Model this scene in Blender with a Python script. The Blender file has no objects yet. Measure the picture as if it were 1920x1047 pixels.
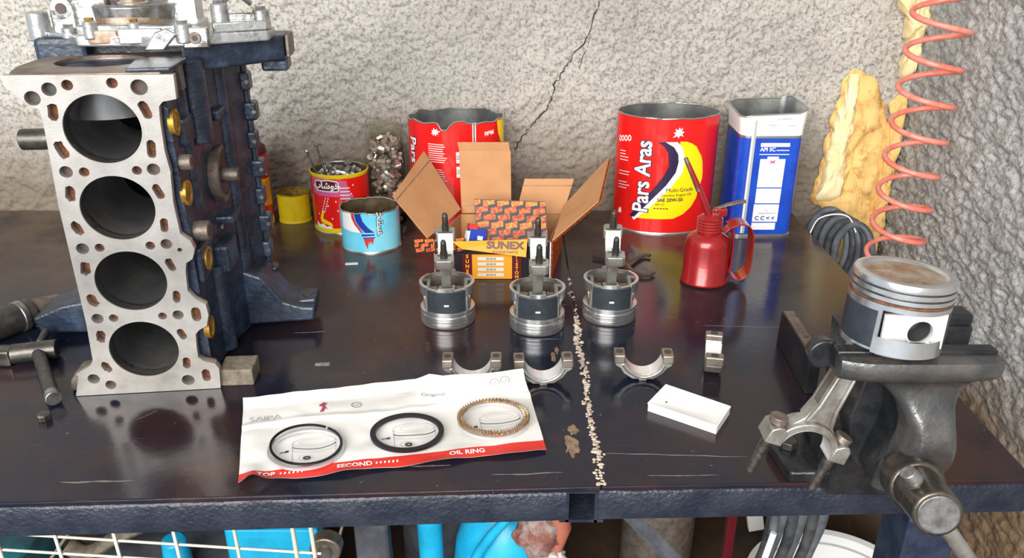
import bpy, bmesh, math, random
import numpy as np
from mathutils import Vector, Matrix, noise
random.seed(7)
PI = math.pi
S = bpy.context.scene
COL = S.collection

# ------------------------------------------------------------------ camera, light, exposure
cam_d = bpy.data.cameras.new('camera'); cam = bpy.data.objects.new('camera', cam_d); COL.objects.link(cam)
cam.location = (0, 0, 0.5); cam.rotation_euler = (math.radians(90 - 24.5), 0, 0)
cam_d.sensor_width = 36; cam_d.lens = 1540 / 1920 * 36; cam_d.clip_start = .02
S.camera = cam
S.view_settings.view_transform = 'Standard'; S.view_settings.look = 'None'
S.view_settings.gamma = 1; S.view_settings.use_curve_mapping = False
S.view_settings.exposure = 0.10
W = bpy.data.worlds.new('world'); S.world = W; W.use_nodes = True
W.node_tree.nodes['Background'].inputs[0].default_value = (.80, .90, 1, 1)
W.node_tree.nodes['Background'].inputs[1].default_value = .75
def area(name, loc, target, sx, sy, power, col):
    d = bpy.data.lights.new(name, 'AREA'); d.shape = 'RECTANGLE'; d.size = sx; d.size_y = sy; d.energy = power; d.color = col
    o = bpy.data.objects.new(name, d); COL.objects.link(o); o.location = loc
    o.rotation_euler = (Vector(target) - Vector(loc)).to_track_quat('-Z', 'Y').to_euler(); return o
area('doorway_daylight', (-.7, -1.9, 1.35), (.15, 1.25, .15), 2.6, 1.9, 200, (1, .965, .91))

# ------------------------------------------------------------------ helpers
def node(nt, t, **kw):
    n = nt.nodes.new(t)
    for k, v in kw.items(): setattr(n, k, v)
    return n
MATS = {}
def M(name, col, rough=.5, metal=0., col2=None, scale=40., lo=.4, hi=.6, bump=0., bscale=300., rough2=None, spec=.5, trans=0., coat=0., detail=6., aniso=0., ior=1.45):
    m = bpy.data.materials.new(name); m.use_nodes = True; nt = m.node_tree; b = nt.nodes['Principled BSDF']
    b.inputs['Base Color'].default_value = (*col, 1); b.inputs['Roughness'].default_value = rough; b.inputs['Metallic'].default_value = metal
    b.inputs['Specular IOR Level'].default_value = spec; b.inputs['Transmission Weight'].default_value = trans
    b.inputs['Coat Weight'].default_value = coat; b.inputs['IOR'].default_value = ior
    tc = node(nt, 'ShaderNodeTexCoord')
    if col2:
        n = node(nt, 'ShaderNodeTexNoise'); n.inputs['Scale'].default_value = scale; n.inputs['Detail'].default_value = detail; n.inputs['Roughness'].default_value = .65
        nt.links.new(tc.outputs['Object'], n.inputs['Vector'])
        mr = node(nt, 'ShaderNodeMapRange'); mr.inputs[1].default_value = lo; mr.inputs[2].default_value = hi
        nt.links.new(n.outputs[0], mr.inputs[0])
        mx = node(nt, 'ShaderNodeMix', data_type='RGBA'); mx.inputs[6].default_value = (*col, 1); mx.inputs[7].default_value = (*col2, 1)
        nt.links.new(mr.outputs[0], mx.inputs[0]); nt.links.new(mx.outputs[2], b.inputs['Base Color'])
        if rough2 is not None:
            m2 = node(nt, 'ShaderNodeMix', data_type='FLOAT'); m2.inputs[2].default_value = rough; m2.inputs[3].default_value = rough2
            nt.links.new(mr.outputs[0], m2.inputs[0]); nt.links.new(m2.outputs[0], b.inputs['Roughness'])
    if bump:
        n2 = node(nt, 'ShaderNodeTexNoise'); n2.inputs['Scale'].default_value = bscale; n2.inputs['Detail'].default_value = 5
        nt.links.new(tc.outputs['Object'], n2.inputs['Vector'])
        bp = node(nt, 'ShaderNodeBump'); bp.inputs['Strength'].default_value = bump; bp.inputs['Distance'].default_value = .002
        nt.links.new(n2.outputs[0], bp.inputs['Height']); nt.links.new(bp.outputs[0], b.inputs['Normal'])
    MATS[name] = m; return m

def link(o, parent=None):
    COL.objects.link(o)
    if parent: o.parent = parent
    return o
def tag(o, label=None, cat=None, group=None, kind=None):
    if label: o['label'] = label
    if cat: o['category'] = cat
    if group: o['group'] = group
    if kind: o['kind'] = kind
    return o
def thing(name, label, cat, loc=(0, 0, 0), rz=0, group=None, kind=None):
    o = bpy.data.objects.new(name, None); o.empty_display_size = .02; link(o)
    o.location = loc; o.rotation_euler = (0, 0, rz)
    return tag(o, label, cat, group, kind)
def frame(p0, p1):
    z = (Vector(p1) - Vector(p0)).normalized()
    a = Vector((0, 0, 1)) if abs(z.z) < .95 else Vector((1, 0, 0))
    x = a.cross(z).normalized(); y = z.cross(x); return x, y, z
class MB:
    def __init__(s): s.v = []; s.f = []
    def add(s, vs, fs, X=None):
        n = len(s.v)
        s.v += [tuple(X @ Vector(v)) if X else tuple(v) for v in vs]
        s.f += [tuple(i + n for i in f) for f in fs]; return s
    def box(s, c, d, X=None):
        x, y, z = (k / 2 for k in d)
        vs = [(c[0] + a * x, c[1] + b * y, c[2] + e * z) for e in (-1, 1) for a, b in ((-1, -1), (1, -1), (1, 1), (-1, 1))]
        return s.add(vs, [(3, 2, 1, 0), (4, 5, 6, 7), (0, 1, 5, 4), (1, 2, 6, 5), (2, 3, 7, 6), (3, 0, 4, 7)], X)
    def cyl(s, p0, p1, r0, r1=None, n=20, caps=(1, 1), ph=0):
        if r1 is None: r1 = r0
        x, y, z = frame(p0, p1); vs = []
        for p, r in ((p0, r0), (p1, r1)):
            for i in range(n):
                a = ph + 2 * PI * i / n; vs.append(Vector(p) + r * (math.cos(a) * x + math.sin(a) * y))
        fs = [(i, (i + 1) % n, n + (i + 1) % n, n + i) for i in range(n)]
        if caps[0]: fs.append(tuple(range(n - 1, -1, -1)))
        if caps[1]: fs.append(tuple(range(n, 2 * n)))
        return s.add(vs, fs)
    def lathe(s, prof, n=40, X=None, sy=1., a0=0, a1=2 * PI, closed=False):
        full = abs(a1 - a0 - 2 * PI) < 1e-6; m = n if full else n + 1; vs = []; fs = []
        for r, z in prof:
            for i in range(m):
                a = a0 + (a1 - a0) * i / n; vs.append((r * math.sin(a), -r * sy * math.cos(a), z))
        k = len(prof)
        for j in range(k if closed else k - 1):
            j2 = (j + 1) % k
            for i in range(n):
                i2 = (i + 1) % m; fs.append((j * m + i, j * m + i2, j2 * m + i2, j2 * m + i))
        if not full and closed:
            fs.append(tuple(j * m for j in range(k))); fs.append(tuple(j * m + n for j in range(k - 1, -1, -1)))
        return s.add(vs, fs, X)
    def tube(s, pts, r, n=8, closed=False, flat=1.):
        P = [Vector(p) for p in pts]; m = len(P); vs = []; up = None
        R = r if hasattr(r, '__len__') else [r] * m
        for i, p in enumerate(P):
            a = P[i - 1] if (i or closed) else p; b = P[(i + 1) % m] if (i < m - 1 or closed) else p
            t = (b - a).normalized()
            if up is None:
                up = Vector((0, 0, 1)) if abs(t.z) < .9 else Vector((1, 0, 0))
            x = up.cross(t).normalized(); y = t.cross(x); up = y
            for k in range(n):
                q = 2 * PI * k / n; vs.append(p + R[i] * (math.cos(q) * x + flat * math.sin(q) * y))
        fs = []
        for i in range(m if closed else m - 1):
            j = (i + 1) % m
            for k in range(n): fs.append((i * n + k, i * n + (k + 1) % n, j * n + (k + 1) % n, j * n + k))
        if not closed: fs += [tuple(range(n - 1, -1, -1)), tuple((m - 1) * n + k for k in range(n))]
        return s.add(vs, fs)
    def prism(s, poly, z0, z1, X=None, skip=(), caps=True):
        n = len(poly); vs = [(a, b, z0) for a, b in poly] + [(a, b, z1) for a, b in poly]
        fs = [(i, (i + 1) % n, n + (i + 1) % n, n + i) for i in range(n) if i not in skip]
        if caps: fs += [tuple(range(n - 1, -1, -1)), tuple(range(n, 2 * n))]
        return s.add(vs, fs, X)
    def build(s, name, mat, parent=None, smooth=None, bevel=0, X=None, kind=None, label=None):
        me = bpy.data.meshes.new(name); me.from_pydata(s.v, [], s.f); me.update()
        bm = bmesh.new(); bm.from_mesh(me); bmesh.ops.recalc_face_normals(bm, faces=bm.faces); bm.to_mesh(me); bm.free()
        return finish(me, name, mat, parent, smooth, bevel, X, kind, label)
def finish(me, name, mat, parent=None, smooth=None, bevel=0, X=None, kind=None, label=None):
    if X is not None: me.transform(X)
    if smooth is not None:
        me.polygons.foreach_set('use_smooth', [True] * len(me.polygons)); me.set_sharp_from_angle(angle=math.radians(smooth))
    me.materials.append(MATS[mat])
    o = link(bpy.data.objects.new(name, me), parent)
    if bevel:
        b = o.modifiers.new('bevel', 'BEVEL'); b.width = bevel; b.segments = 2; b.limit_method = 'ANGLE'
    if kind: o['kind'] = kind
    if label: o['label'] = label
    return o
def plate_mesh(outer, holes, t):
    """flat plate with holes, in the xy plane, z from 0 to t"""
    c = bpy.data.curves.new('c', 'CURVE'); c.dimensions = '2D'; c.fill_mode = 'BOTH'; c.extrude = t / 2
    for loop in [outer] + holes:
        sp = c.splines.new('POLY'); sp.points.add(len(loop) - 1); sp.use_cyclic_u = True
        for p, q in zip(sp.points, loop): p.co = (q[0], q[1], 0, 1)
    o = bpy.data.objects.new('c', c); me = bpy.data.meshes.new_from_object(o)
    bpy.data.objects.remove(o); bpy.data.curves.remove(c); me.materials.clear()
    me.transform(Matrix.Translation((0, 0, t / 2)))
    bm = bmesh.new(); bm.from_mesh(me); bmesh.ops.remove_doubles(bm, verts=bm.verts, dist=1e-6); bmesh.ops.recalc_face_normals(bm, faces=bm.faces); bm.to_mesh(me); bm.free()
    return me
def text_mesh(s, size, extrude=.0001, align='CENTER', bold=0., sx=1., shear=0.):
    c = bpy.data.curves.new('t', 'FONT'); c.body = s; c.size = size; c.extrude = extrude; c.align_x = align; c.align_y = 'CENTER'; c.offset = bold; c.shear = shear; c.resolution_u = 3
    o = bpy.data.objects.new('t', c); me = bpy.data.meshes.new_from_object(o)
    bpy.data.objects.remove(o); bpy.data.curves.remove(c); me.materials.clear()
    if sx != 1: me.transform(Matrix.Diagonal((sx, 1, 1, 1)))
    return me
def circ(cx, cy, rx, ry=None, n=24, rot=0):
    ry = ry or rx; return [(cx + rx * math.cos(2 * PI * i / n) * math.cos(rot) - ry * math.sin(2 * PI * i / n) * math.sin(rot), cy + rx * math.cos(2 * PI * i / n) * math.sin(rot) + ry * math.sin(2 * PI * i / n) * math.cos(rot)) for i in range(n)]
def slot(cx, cy, w, h, rot=0, n=8):
    r = w / 2; k = max(h / 2 - r, 0); pts = [(r * math.cos(PI * i / n), k + r * math.sin(PI * i / n)) for i in range(n + 1)] + [(-r * math.cos(PI * i / n), -k - r * math.sin(PI * i / n)) for i in range(n + 1)]
    c, s = math.cos(rot), math.sin(rot); return [(cx + x * c - y * s, cy + x * s + y * c) for x, y in pts]
def wrap(me, rx, ry, off=.0004, step=.006):
    """bend a flat mesh (x = arc length, y = height) round an upright can wall"""
    bm = bmesh.new(); bm.from_mesh(me)
    xs = [v.co.x for v in bm.verts]
    if xs:
        x = math.floor(min(xs) / step) * step + step
        while x < max(xs):
            bmesh.ops.bisect_plane(bm, geom=bm.verts[:] + bm.edges[:] + bm.faces[:], plane_co=(x, 0, 0), plane_no=(1, 0, 0), dist=1e-7); x += step
    for v in bm.verts:
        a = v.co.x / rx; d = off + v.co.z; v.co = ((rx + d) * math.sin(a), -(ry + d) * math.cos(a), v.co.y)
    bm.to_mesh(me); bm.free(); return me
def T(x, y, z=0): return Matrix.Translation((x, y, z))
def R(a, ax): return Matrix.Rotation(a, 4, ax)
def wrap_poly(pts, can, mat, name='print', lift=0., holes=[]):
    me = plate_mesh([(a / 1000, b / 1000) for a, b in pts], [[(a / 1000, b / 1000) for a, b in h] for h in holes], .0001)
    wrap(me, can['rx'], can['ry'], .0003 + lift); return finish(me, name, mat, can.get('print_parent'))
def wrap_text(s, x, y, size, can, mat, rot=0, bold=0., lift=0., sx=1., name='lettering', shear=0.):
    me = text_mesh(s, size / 1000, bold=bold, sx=sx, shear=shear); me.transform(T(x / 1000, y / 1000) @ R(rot, 'Z'))
    wrap(me, can['rx'], can['ry'], .0003 + lift); return finish(me, name, mat, can.get('print_parent'))
def copy_tree(o, parent=None):
    c = o.copy(); COL.objects.link(c); c.parent = parent
    for ch in o.children: copy_tree(ch, c)
    return c
def vnoise(x, y, seed=0):
    """vectorised value noise in 2d"""
    xi = np.floor(x).astype(np.int64); yi = np.floor(y).astype(np.int64); fx = x - xi; fy = y - yi
    fx = fx * fx * (3 - 2 * fx); fy = fy * fy * (3 - 2 * fy)
    def h(a, b):
        n = (a * 374761393 + b * 668265263 + seed * 982451653) & 0xffffffff
        n = ((n ^ (n >> 13)) * 1274126177) & 0xffffffff
        return ((n ^ (n >> 16)) & 0xffff) / 65535.
    return (h(xi, yi) * (1 - fx) + h(xi + 1, yi) * fx) * (1 - fy) + (h(xi, yi + 1) * (1 - fx) + h(xi + 1, yi + 1) * fx) * fy
def grid_mesh(name, P, mat, parent=None, smooth=60, kind=None):
    """P: array (nu, nv, 3)"""
    nu, nv = P.shape[:2]; me = bpy.data.meshes.new(name)
    idx = np.arange(nu * nv).reshape(nu, nv)
    q = np.stack([idx[:-1, :-1], idx[1:, :-1], idx[1:, 1:], idx[:-1, 1:]], -1).reshape(-1, 4)
    me.from_pydata(P.reshape(-1, 3).tolist(), [], q.tolist()); me.update()
    return finish(me, name, mat, parent, smooth, kind=kind)

# ------------------------------------------------------------------ materials
M('black_cast', (.012, .019, .036), .34, .0, (.045, .068, .115), 40, .45, .75, .5, 160, spec=.6)
M('deck_steel', (.50, .48, .455), .36, .65, (.30, .28, .26), 16, .38, .72, .05, 600)
M('bore_metal', (.20, .20, .21), .30, .75, (.36, .34, .31), 14, .45, .7)
M('rust', (.22, .07, .02), .8, 0, (.07, .03, .02), 120, .35, .6, .6, 300)
M('hole_dark', (.05, .055, .055), .6, .3, (.10, .06, .05), 60)
M('block_top', (.23, .18, .15), .5, .5, (.12, .085, .07), 35, .4, .65, .2, 200)
M('brass', (.48, .27, .03), .42, .5, (.16, .08, .02), 90, .42, .66)
M('worn_iron', (.20, .17, .15), .5, .5, (.10, .07, .05), 70, .4, .7, .3, 250)
M('cast_alu', (.50, .51, .51), .30, .8, (.10, .09, .08), 34, .53, .70, .4, 130)
M('alu_oil', (.25, .13, .05), .4, .3, (.45, .40, .35), 40, .4, .65)
M('alu', (.66, .67, .68), .24, .9, (.5, .5, .5), 30, .4, .7)
M('alu_dull', (.42, .41, .39), .38, .7, (.25, .22, .19), 45, .4, .65, .1, 300)
M('alu_dark', (.30, .26, .22), .4, .7, (.14, .10, .08), 50, .4, .7)
M('bearing_face', (.86, .86, .86), .3, .55)
M('skirt_coat', (.018, .024, .032), .42, 0, (.030, .038, .048), 30)
M('steel', (.40, .40, .40), .3, .9, (.22, .20, .18), 80)
M('steel_dark', (.07, .068, .065), .38, .7, (.14, .12, .10), 60, .45, .7, .15, 200)
M('nut_dark', (.16, .15, .14), .35, .8, (.08, .06, .05), 90)
M('wood', (.20, .17, .13), .8, 0, (.09, .07, .05), 90, .4, .7, .5, 200)
M('can_red', (.72, .010, .008), .30, 0, coat=.3)
M('oiler_red', (.32, .012, .014), .28, .2, (.20, .012, .012), 40, .45, .75, coat=.4)
M('tin_inside', (.62, .63, .62), .26, .85, (.30, .31, .31), 18, .4, .65)
M('tin_rim', (.55, .55, .54), .3, .9)
M('tin_rust_inside', (.17, .14, .07), .45, .5, (.09, .06, .04), 40)
M('can_yellow', (.78, .58, .01), .35, 0, (.60, .42, .01), 60, .5, .8)
M('can_yellow_in', (.35, .24, .03), .5, 0, (.12, .06, .02), 60)
M('can_cyan', (.12, .60, .82), .35, 0, (.25, .68, .85), 20)
M('can_blue', (.008, .05, .42), .28, 0, (.012, .075, .52), 25, coat=.3)
M('print_white', (.86, .86, .86), .4)
M('print_offwhite', (.72, .70, .68), .5)
M('print_yellow', (.94, .68, .005), .35)
M('print_mid', (.20, .20, .21), .6)
M('print_navy', (.022, .012, .05), .4)
M('print_blue', (.01, .04, .35), .4)
M('print_red', (.62, .03, .02), .5)
M('print_pink', (.62, .10, .26), .4)
M('print_maroon', (.10, .008, .012), .4)
M('print_grey', (.42, .42, .42), .6)
M('print_dark', (.05, .05, .055), .6)
M('print_orange', (.86, .36, .02), .5)
M('cardboard', (.50, .26, .12), .8, 0, (.42, .20, .085), 14, .35, .7, .12, 350)
M('carton_black', (.012, .010, .016), .45)
M('brick_red', (.30, .028, .010), .5, 0, (.62, .15, .02), 260, .47, .56)
M('brick_orange', (.50, .08, .012), .5, 0, (.74, .26, .03), 260, .45, .56)
M('clear_plastic', (.95, .94, .90), .06, trans=1., ior=1.06)
M('mixed_metal', (.72, .69, .64), .30, .75, (.26, .17, .12), 90, .45, .62)
M('foam', (.84, .55, .20), .75, 0, (.36, .13, .02), 42, .50, .76, .4, 150)
M('foam_light', (.90, .76, .46), .7, 0, (.78, .54, .22), 20, .42, .8, .3, 100)
M('hose_red', (.74, .17, .12), .32, 0, (.76, .27, .21), 40, coat=.2)
M('rubber', (.035, .037, .042), .45, 0, (.08, .08, .085), 40)
M('hose_grey', (.12, .135, .155), .45, 0, (.07, .08, .09), 30)
M('paper', (.74, .735, .72), .55, 0, (.60, .585, .56), 10, .42, .75)
M('ring_black', (.03, .028, .035), .3, .7)
M('ring_gold', (.45, .24, .08), .25, .9, (.62, .50, .36), 200)
M('ring_chrome', (.55, .55, .56), .35, .5)
M('white_plastic', (.86, .87, .86), .35)
M('vise_black', (.016, .018, .022), .27, .35, (.045, .045, .048), 35, .4, .7, .35, 120)
M('vise_face', (.10, .105, .11), .28, .8, (.22, .21, .205), 30, .35, .7, .35, 140)
M('knob_steel', (.15, .13, .11), .33, .85, (.07, .06, .05), 60, .4, .7, .15, 200)
M('rail_paint', (.013, .017, .030), .30, .1, (.030, .036, .052), 30, .4, .7, .6, 220)
M('leg_paint', (.012, .020, .045), .42, .1, (.03, .04, .07), 40)
M('cream_wire', (.78, .72, .58), .4)
M('cyan_paint', (.015, .42, .70), .35, 0, (.01, .30, .52), 20, .45, .7)
M('teal_paint', (.02, .20, .26), .45, 0, (.05, .10, .12), 30)
M('grey_paint', (.13, .145, .165), .5, .2, (.08, .085, .10), 25)
M('cloth_brown', (.20, .075, .06), .9, 0, (.34, .28, .26), 35, .42, .62, .4, 200)
M('cloth_white', (.70, .66, .62), .9, 0, (.5, .45, .42), 60)
M('brown_tube', (.42, .14, .09), .5)
M('white_enamel', (.82, .83, .83), .35)
M('shelf_wood', (.060, .034, .018), .7, 0, (.028, .018, .012), 12, .4, .65)
M('floor_concrete', (.10, .09, .085), .8, 0, (.06, .055, .05), 8)
M('weld', (.60, .53, .45), .7, 0, (.30, .21, .15), 300, .35, .65)
M('bare_patch', (.30, .21, .14), .5, .2, (.18, .11, .07), 120)
M('scuff_grey', (.20, .18, .165), .5, .2)
M('crack_dark', (.045, .038, .032), .95)

def bench_material():
    m = bpy.data.materials.new('bench_steel'); m.use_nodes = True; nt = m.node_tree; b = nt.nodes['Principled BSDF']; L = nt.links.new
    tc = node(nt, 'ShaderNodeTexCoord')
    def nz(sc, det=6, vec=None, rough=.6):
        n = node(nt, 'ShaderNodeTexNoise'); n.inputs['Scale'].default_value = sc; n.inputs['Detail'].default_value = det; n.inputs['Roughness'].default_value = rough
        L(vec or tc.outputs['Object'], n.inputs['Vector']); return n.outputs[0]
    def mr(src, a, c, d=0., e=1.):
        n = node(nt, 'ShaderNodeMapRange'); L(src, n.inputs[0])
        for i, v in zip((1, 2, 3, 4), (a, c, d, e)): n.inputs[i].default_value = v
        return n.outputs[0]
    def mix(f, a, c):
        n = node(nt, 'ShaderNodeMix', data_type='RGBA'); L(f, n.inputs[0])
        for i, v in ((6, a), (7, c)):
            if isinstance(v, tuple): n.inputs[i].default_value = (*v, 1)
            else: L(v, n.inputs[i])
        return n.outputs[2]
    c1 = mix(mr(nz(3.2), .47, .68), (.007, .010, .022), (.042, .017, .012))
    sx = node(nt, 'ShaderNodeSeparateXYZ'); L(tc.outputs['Object'], sx.inputs[0])
    mul = node(nt, 'ShaderNodeMath', operation='MULTIPLY'); L(mr(sx.outputs[1], .92, 1.36), mul.inputs[0]); L(mr(nz(14, 8), .35, .6, .25, .85), mul.inputs[1])
    c1 = mix(mul.outputs[0], c1, (.125, .088, .062))        # workshop dust gathered towards the wall
    c2 = mix(mr(nz(9, 8), .56, .76, 0, .8), c1, (.060, .032, .022))
    mp = node(nt, 'ShaderNodeMapping'); mp.inputs['Scale'].default_value = (6, 60, 1); L(tc.outputs['Object'], mp.inputs['Vector'])
    c3 = mix(mr(nz(2.5, 8, mp.outputs[0]), .64, .82, 0, .5), c2, (.10, .075, .06))
    c4 = mix(mr(nz(170, 3), .70, .76, 0, .8), c3, (.20, .17, .15))
    L(c4, b.inputs['Base Color'])
    L(mr(nz(7, 8), .3, .7, .10, .25), b.inputs['Roughness'])
    b.inputs['Specular IOR Level'].default_value = .36
    bp = node(nt, 'ShaderNodeBump'); bp.inputs['Strength'].default_value = .10; bp.inputs['Distance'].default_value = .002
    L(nz(60, 6), bp.inputs['Height']); L(bp.outputs[0], b.inputs['Normal'])
    MATS['bench_steel'] = m
bench_material()
def wall_material(name, a, c, dirt, dirt_top, big=2.2):
    m = bpy.data.materials.new(name); m.use_nodes = True; nt = m.node_tree; b = nt.nodes['Principled BSDF']; L = nt.links.new
    b.inputs['Roughness'].default_value = .92; b.inputs['Specular IOR Level'].default_value = .2
    tc = node(nt, 'ShaderNodeTexCoord')
    def nz(sc, det=7):
        n = node(nt, 'ShaderNodeTexNoise'); n.inputs['Scale'].default_value = sc; n.inputs['Detail'].default_value = det; n.inputs['Roughness'].default_value = .62
        L(tc.outputs['Object'], n.inputs['Vector']); return n.outputs[0]
    def mr(src, p, q, d=0., e=1.):
        n = node(nt, 'ShaderNodeMapRange'); L(src, n.inputs[0])
        for i, v in zip((1, 2, 3, 4), (p, q, d, e)): n.inputs[i].default_value = v
        return n.outputs[0]
    def mix(f, p, q):
        n = node(nt, 'ShaderNodeMix', data_type='RGBA'); L(f, n.inputs[0])
        for i, v in ((6, p), (7, q)):
            if isinstance(v, tuple): n.inputs[i].default_value = (*v, 1)
            else: L(v, n.inputs[i])
        return n.outputs[2]
    k = mix(mr(nz(big), .38, .62), a, c)
    k = mix(mr(nz(190, 3), .34, .52, .75, 0), k, tuple(v * .40 for v in a))
    # oily grime splashed up from the bench, blotchy upper border
    sx = node(nt, 'ShaderNodeSeparateXYZ'); L(tc.outputs['Object'], sx.inputs[0])
    ad = node(nt, 'ShaderNodeMath', operation='MULTIPLY_ADD'); L(nz(5), ad.inputs[0]); ad.inputs[1].default_value = -.22; L(sx.outputs[2], ad.inputs[2])
    k = mix(mr(ad.outputs[0], dirt_top - .19, dirt_top - .06, 1, 0), k, dirt)
    L(k, b.inputs['Base Color'])
    bp = node(nt, 'ShaderNodeBump'); bp.inputs['Strength'].default_value = .7; bp.inputs['Distance'].default_value = .003
    L(nz(210, 4), bp.inputs['Height']); L(bp.outputs[0], b.inputs['Normal'])
    MATS[name] = m
wall_material('plaster', (.35, .328, .298), (.52, .492, .448), (.20, .165, .13), .14, 1.7)
wall_material('stucco', (.40, .395, .385), (.47, .465, .45), (.22, .145, .09), -.12, 3)

# ------------------------------------------------------------------ the setting
WY = 1.40; WX = .672
def relief(U, V, seed, ustretch):
    h = np.zeros_like(U)
    for sc, w, sd in ((38, .45, 1), (95, .75, 2), (190, .75, 3), (330, .35, 5), (8, .5, 4)):
        h = h + w * (vnoise(U * sc * ustretch + 100, V * sc + 100, seed + sd) - .5)
    return np.where(h > 0, h * .7, h * 1.3)
def rough_wall(name, u0, u1, z0, z1, step, amp, mapf, mat, seed, ustretch=1.):
    nu = int((u1 - u0) / step) + 1; nv = int((z1 - z0) / step) + 1
    U, V = np.meshgrid(np.linspace(u0, u1, nu), np.linspace(z0, z1, nv), indexing='ij')
    o = grid_mesh(name, mapf(U, V, relief(U, V, seed, ustretch) * amp), mat, None, 180); o['kind'] = 'structure'; return o
WB_AMP = .0062
wb = rough_wall('wall_back', -1.3, WX + .02, -.12, .45, .0027, WB_AMP, lambda u, v, h: np.stack([u, WY - h, v], -1), 'plaster', 11)
wr = rough_wall('wall_right', .35, WY + .02, -.45, .45, .0028, .0078, lambda u, v, h: np.stack([WX - h, u, v], -1), 'stucco', 23, .5)
# the same walls going on above, below and beside the picture, and the workshop roof
MB().box((-.6, WY + .056, 1.27), (2.6, .1, 1.66)).build('wall_upper', 'plaster', wb)
MB().box((-1.6, WY + .056, -.0), (.62, .1, .90)).build('wall_side_stretch', 'plaster', wb)
MB().box((WX + .056, .4, 1.27), (.1, 2.1, 1.66)).build('wall_upper', 'stucco', wr)
MB().box((WX + .056, -.15, -.2), (.1, 1.0, 1.3)).build('wall_front_stretch', 'stucco', wr)
MB().box((WX + .056, .87, -.65), (.1, 1.1, .41)).build('wall_lower', 'stucco', wr)
ce = MB().box((-.6, .35, 2.13), (2.7, 2.3, .06)).build('ceiling', 'plaster'); tag(ce, kind='structure')
MB().box((-.42, WY + .06, -.55), (2.2, .1, .66)).build('wall_base', 'shelf_wood', wb)
fl = MB().box((-.4, .2, -.9), (4, 4, .1)).build('floor', 'floor_concrete'); tag(fl, kind='structure')
# crack: a jagged dark groove down the plaster, part of the wall
ck = [(.1422, .3601), (.1296, .3102), (.1019, .2716), (.0848, .2454), (.0719, .2233), (.0636, .1872), (.0412, .1597), (.023, .1411), (.0046, .1108)]
def jag(pts, n=7, amp=.0028):
    out = []
    for (a, b), (c, d) in zip(pts, pts[1:]):
        for i in range(n): t = i / n; out.append((a + (c - a) * t + random.uniform(-amp, amp), b + (d - b) * t + random.uniform(-amp, amp)))
    return out + [pts[-1]]
for path, w0 in ((jag(ck), .0012), (jag([(.1296, .3102), (.121, .272), (.113, .25)], 5), .0006)):
    hh = relief(np.array([p[0] for p in path]), np.array([p[1] for p in path]), 11, 1.) * WB_AMP
    mb = MB(); mb.tube([(x, WY - float(h_) - .0004, z) for (x, z), h_ in zip(path, hh)], [w0 * random.uniform(.5, 1.25) for _ in path], 6); mb.build('crack', 'crack_dark', wb)

# ------------------------------------------------------------------ workbench
XR = .500; SEAM = .0845; BL = -1.25
def yf(x): return .6206 + (.043 if x < SEAM else .027) * (x - SEAM) + .0037
bench = thing('workbench', 'long dark oily steel workbench with a welded seam across its top', 'workbench', (0, 0, -.85))
BZ = Matrix.Translation((0, 0, .85))
def bpart(mb, name, mat, bevel=0, smooth=None, parent=None): return mb.build(name, mat, parent or bench, smooth, bevel, BZ if parent in (None, bench) else BZ)
MB().prism([(BL, yf(BL)), (SEAM - .0002, yf(SEAM)), (SEAM - .0002, WY - .006), (BL, WY - .006)], -.006, 0).build('top_plate', 'bench_steel', bench, None, .0015, BZ)
MB().prism([(SEAM + .0002, yf(SEAM)), (XR, yf(XR)), (XR, WY - .006), (SEAM + .0002, WY - .006)], -.006, 0).build('top_plate', 'bench_steel', bench, None, .0015, BZ)
def rail(x0, x1, name='front_rail'):
    n = 40; mb = MB(); vs = []; fs = []
    prof = [(.004, -.0064), (.0006, -.0078), (-.0012, -.0112), (-.002, -.040), (.002, -.0425), (.036, -.0425), (.036, -.0065)]
    for i in range(n + 1):
        x = x0 + (x1 - x0) * i / n
        for k, (dy, z) in enumerate(prof):
            wob = .0009 * noise.noise((x * 30, k * 3.1, 0)) + (.0018 * math.exp(-((x - .285) / .012) ** 2) if k < 3 else 0)
            vs.append((x, yf(x) + .003 + dy + wob, z - wob))
    m = len(prof)
    for i in range(n):
        for k in range(m): fs.append((i * m + k, i * m + (k + 1) % m, (i + 1) * m + (k + 1) % m, (i + 1) * m + k))
    fs += [tuple(range(m)), tuple(n * m + k for k in range(m))]
    mb.add(vs, fs); return mb.build(name, 'rail_paint', bench, 40, 0, BZ)
rail(BL, .0515); rail(.0820, XR)
# the channel between the two table frames: two cheeks, a floor and a lid
NX0, NX1 = .0515, .0820
yn = yf(SEAM)
MB().box((NX0 + .0015, yn + .05, -.0245), (.003, .10, .037)).build('channel_cheek', 'rail_paint', bench, None, 0, BZ)
MB().box((NX1 - .0015, yn + .05, -.0245), (.003, .10, .037)).build('channel_cheek', 'rail_paint', bench, None, 0, BZ)
MB().box(((NX0 + NX1) / 2, yn + .05, -.0415), (NX1 - NX0 + .012, .10, .003)).build('channel_floor', 'rail_paint', bench, None, 0, BZ)
MB().box(((NX0 + NX1) / 2, yn + .052, -.0085), (NX1 - NX0, .10, .003)).build('channel_lid', 'rail_paint', bench, None, 0, BZ)
MB().box(((NX0 + NX1) / 2, yn + .099, -.025), (NX1 - NX0, .003, .035)).build('channel_end', 'rail_paint', bench, None, 0, BZ)
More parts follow.
